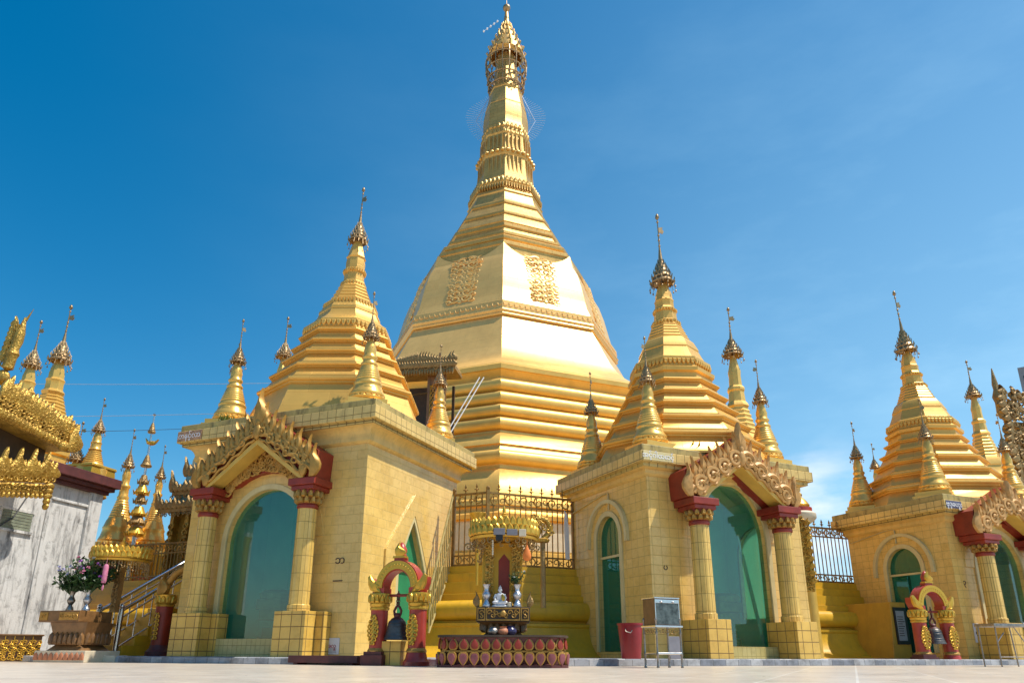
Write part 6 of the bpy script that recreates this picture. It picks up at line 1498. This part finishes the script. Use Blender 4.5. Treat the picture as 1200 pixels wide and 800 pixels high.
for i in range(190):
    x = .02 + .85 * rr.random(); z = .55 + (H_ * .92 + .3) * rr.random()
    b.spiral((x, z), .05 + .05 * rr.random(), 1.2, .06 - .14 * rr.random(), .018 + .012 * rr.random(), (-1) ** i, i, 10, .04)
    if i % 4 == 0: b.flame(x, z, .10, .20, -.05, .02, .05, .03, -.01)
for i in range(14): z = .6 + (H_ * .8 + .3) * i / 13; b.flame(.06 + .05 * math.sin(i), z, .13, .24, -.08, -.02, .06, .03, -.02); b.ell((.12 + .03 * math.sin(i * 2), -.02, z), (.06, .06, .09), 8, 6)
b.lathe([(.04, 1.0 + H_ * .5), (.08, 1.0 + H_ * .56), (.07, 1.0 + H_ * .68), (.10, 1.0 + H_ * .74), (.05, 1.0 + H_ * .82), (.06, 1.0 + H_ * .88), (.01, 1.0 + H_ * 1.06)], 10, 0, (-.02, 0, 0))
b.build('roof_scrolls', GCB, o, 45)
t0 = P(1192, 431, 160); b = MB(); b.bx(0, 22, 0, 20, 0, t0.z); tw = b.build('office_tower', CON, None, 0, loc=(t0.x, 160, 0), rot=(0, 0, -math.atan2(t0.x, 160) - .02)); tag(tw, 'grey concrete tower block far behind at the right edge', 'tower')
b = MB()
for i in range(18):
    for j in range(5): b.bx(.8 + 4.2 * j, 4.2 + 4.2 * j, -.05, .02, t0.z - 4 - 3.4 * i, t0.z - 2.2 - 3.4 * i)
b.build('windows', BLK, tw, 0)

# ---------------------------------------------------------------- cables in the air, weeds on the roofs
def cable(p0, p1, label, mat=CBL, sag=.35, r=.007):
    b = MB(); b.tube([p0.lerp(p1, i / 20) - Vector((0, 0, sag * 4 * (i / 20) * (1 - i / 20))) for i in range(21)], r, 5)
    tag(b.build('overhead_cable', mat, None, 60), label, 'cable', 'thin overhead cables at the left')
cable(P(-30, 449, 20), P(360, 448, 22), 'highest of the three thin overhead cables at the left', CBL, .05)
cable(P(-30, 488, 20), P(330, 482, 22), 'middle one of the three thin overhead cables at the left', CBL, .05)
cable(P(30, 505, 19), P(340, 494, 21), 'lowest and darkest of the three overhead cables at the left', CBD, .1, .007)
def weed(loc, s, seed, label):
    rr = random.Random(seed); b = MB()
    for i in range(60):
        a = rr.random() * 2 * PI; q = rr.random(); base = Vector((rr.uniform(-.5, .5) * s, rr.uniform(-.15, .15) * s, 0)); d = Vector((math.cos(a) * .6, math.sin(a) * .6, .5 + q)).normalized(); L = s * (.15 + .35 * rr.random()); w = d.cross(Vector((0, 0, 1))).normalized() * L * .10
        b.add([base - w * .4, base + w * .4, base + d * L * .6 + w, base + d * L, base + d * L * .6 - w], [(0, 1, 2, 3, 4)])
    tag(b.build('weed_tuft', LEY, None, 0, loc=loc), label, 'weed')
def onhall(h, x, y, z): return h.matrix_basis @ Vector((x, y, z))
bpy.context.view_layer.update()
weed(hallL.matrix_world @ Vector((-1.25, -.20, SL['p1'])), .34, 2, 'yellow green weeds below the left corner spire of the largest hall')
weed(hallM.matrix_world @ Vector((-.62, -.05, SM['p1'])), .62, 4, 'dry dark weeds on the parapet left of the middle hall gable')

# ---------------------------------------------------------------- the range of pavilions across the court, behind the camera (seen in the window glass)
o = empty('gallery', (0, -15, 0), 0, 'long pavilion range across the court, mirrored in the hall windows', 'building')
b = MB(); b.bx(-26, 26, -5, 0, 0, 3.3); b.build('wall', TEA, o, 0)
b = MB(); b.bx(-26.3, 26.3, -5.3, .5, 3.3, 3.7); b.build('cornice', GPT, o, 0)
b = MB(); b.prism([(-26, 3.7), (26, 3.7), (25, 4.6), (-25, 4.6)], -4.5, .2); b.build('roof', MAR, o, 0)
for i in range(13):
    x = -24 + 4 * i
    b = MB(); b.prism([(x - 1.2, .1), (x + 1.2, .1), (x + 1.2, 2.0)] + [(x + 1.2 * math.cos(PI * k / 10), 2.0 + .9 * math.sin(PI * k / 10)) for k in range(1, 10)] + [(x - 1.2, 2.0)], .01, .06); b.build('archway', DRK, o, 0)
    b = MB(); b.prism([(x - 1.7, 2.9), (x + 1.7, 2.9), (x + .9, 4.4), (x, 5.6 if i % 3 else 7.4), (x - .9, 4.4)], .52, .75)
    for k in range(16): b.flame(x - 1.6 + .21 * k, 3.3 + 1.9 * (1 - abs(k - 7.5) / 8), .3, .7, 0, .8, .1, .05)
    b.build('gable', GYL, o, 0)
    b = MB(); b.lathe([(.22, .1), (.2, 2.8), (.3, 3.0)], 14, 0, (x - 1.5, .6, 0)); b.build('column', GYL, o, 40)
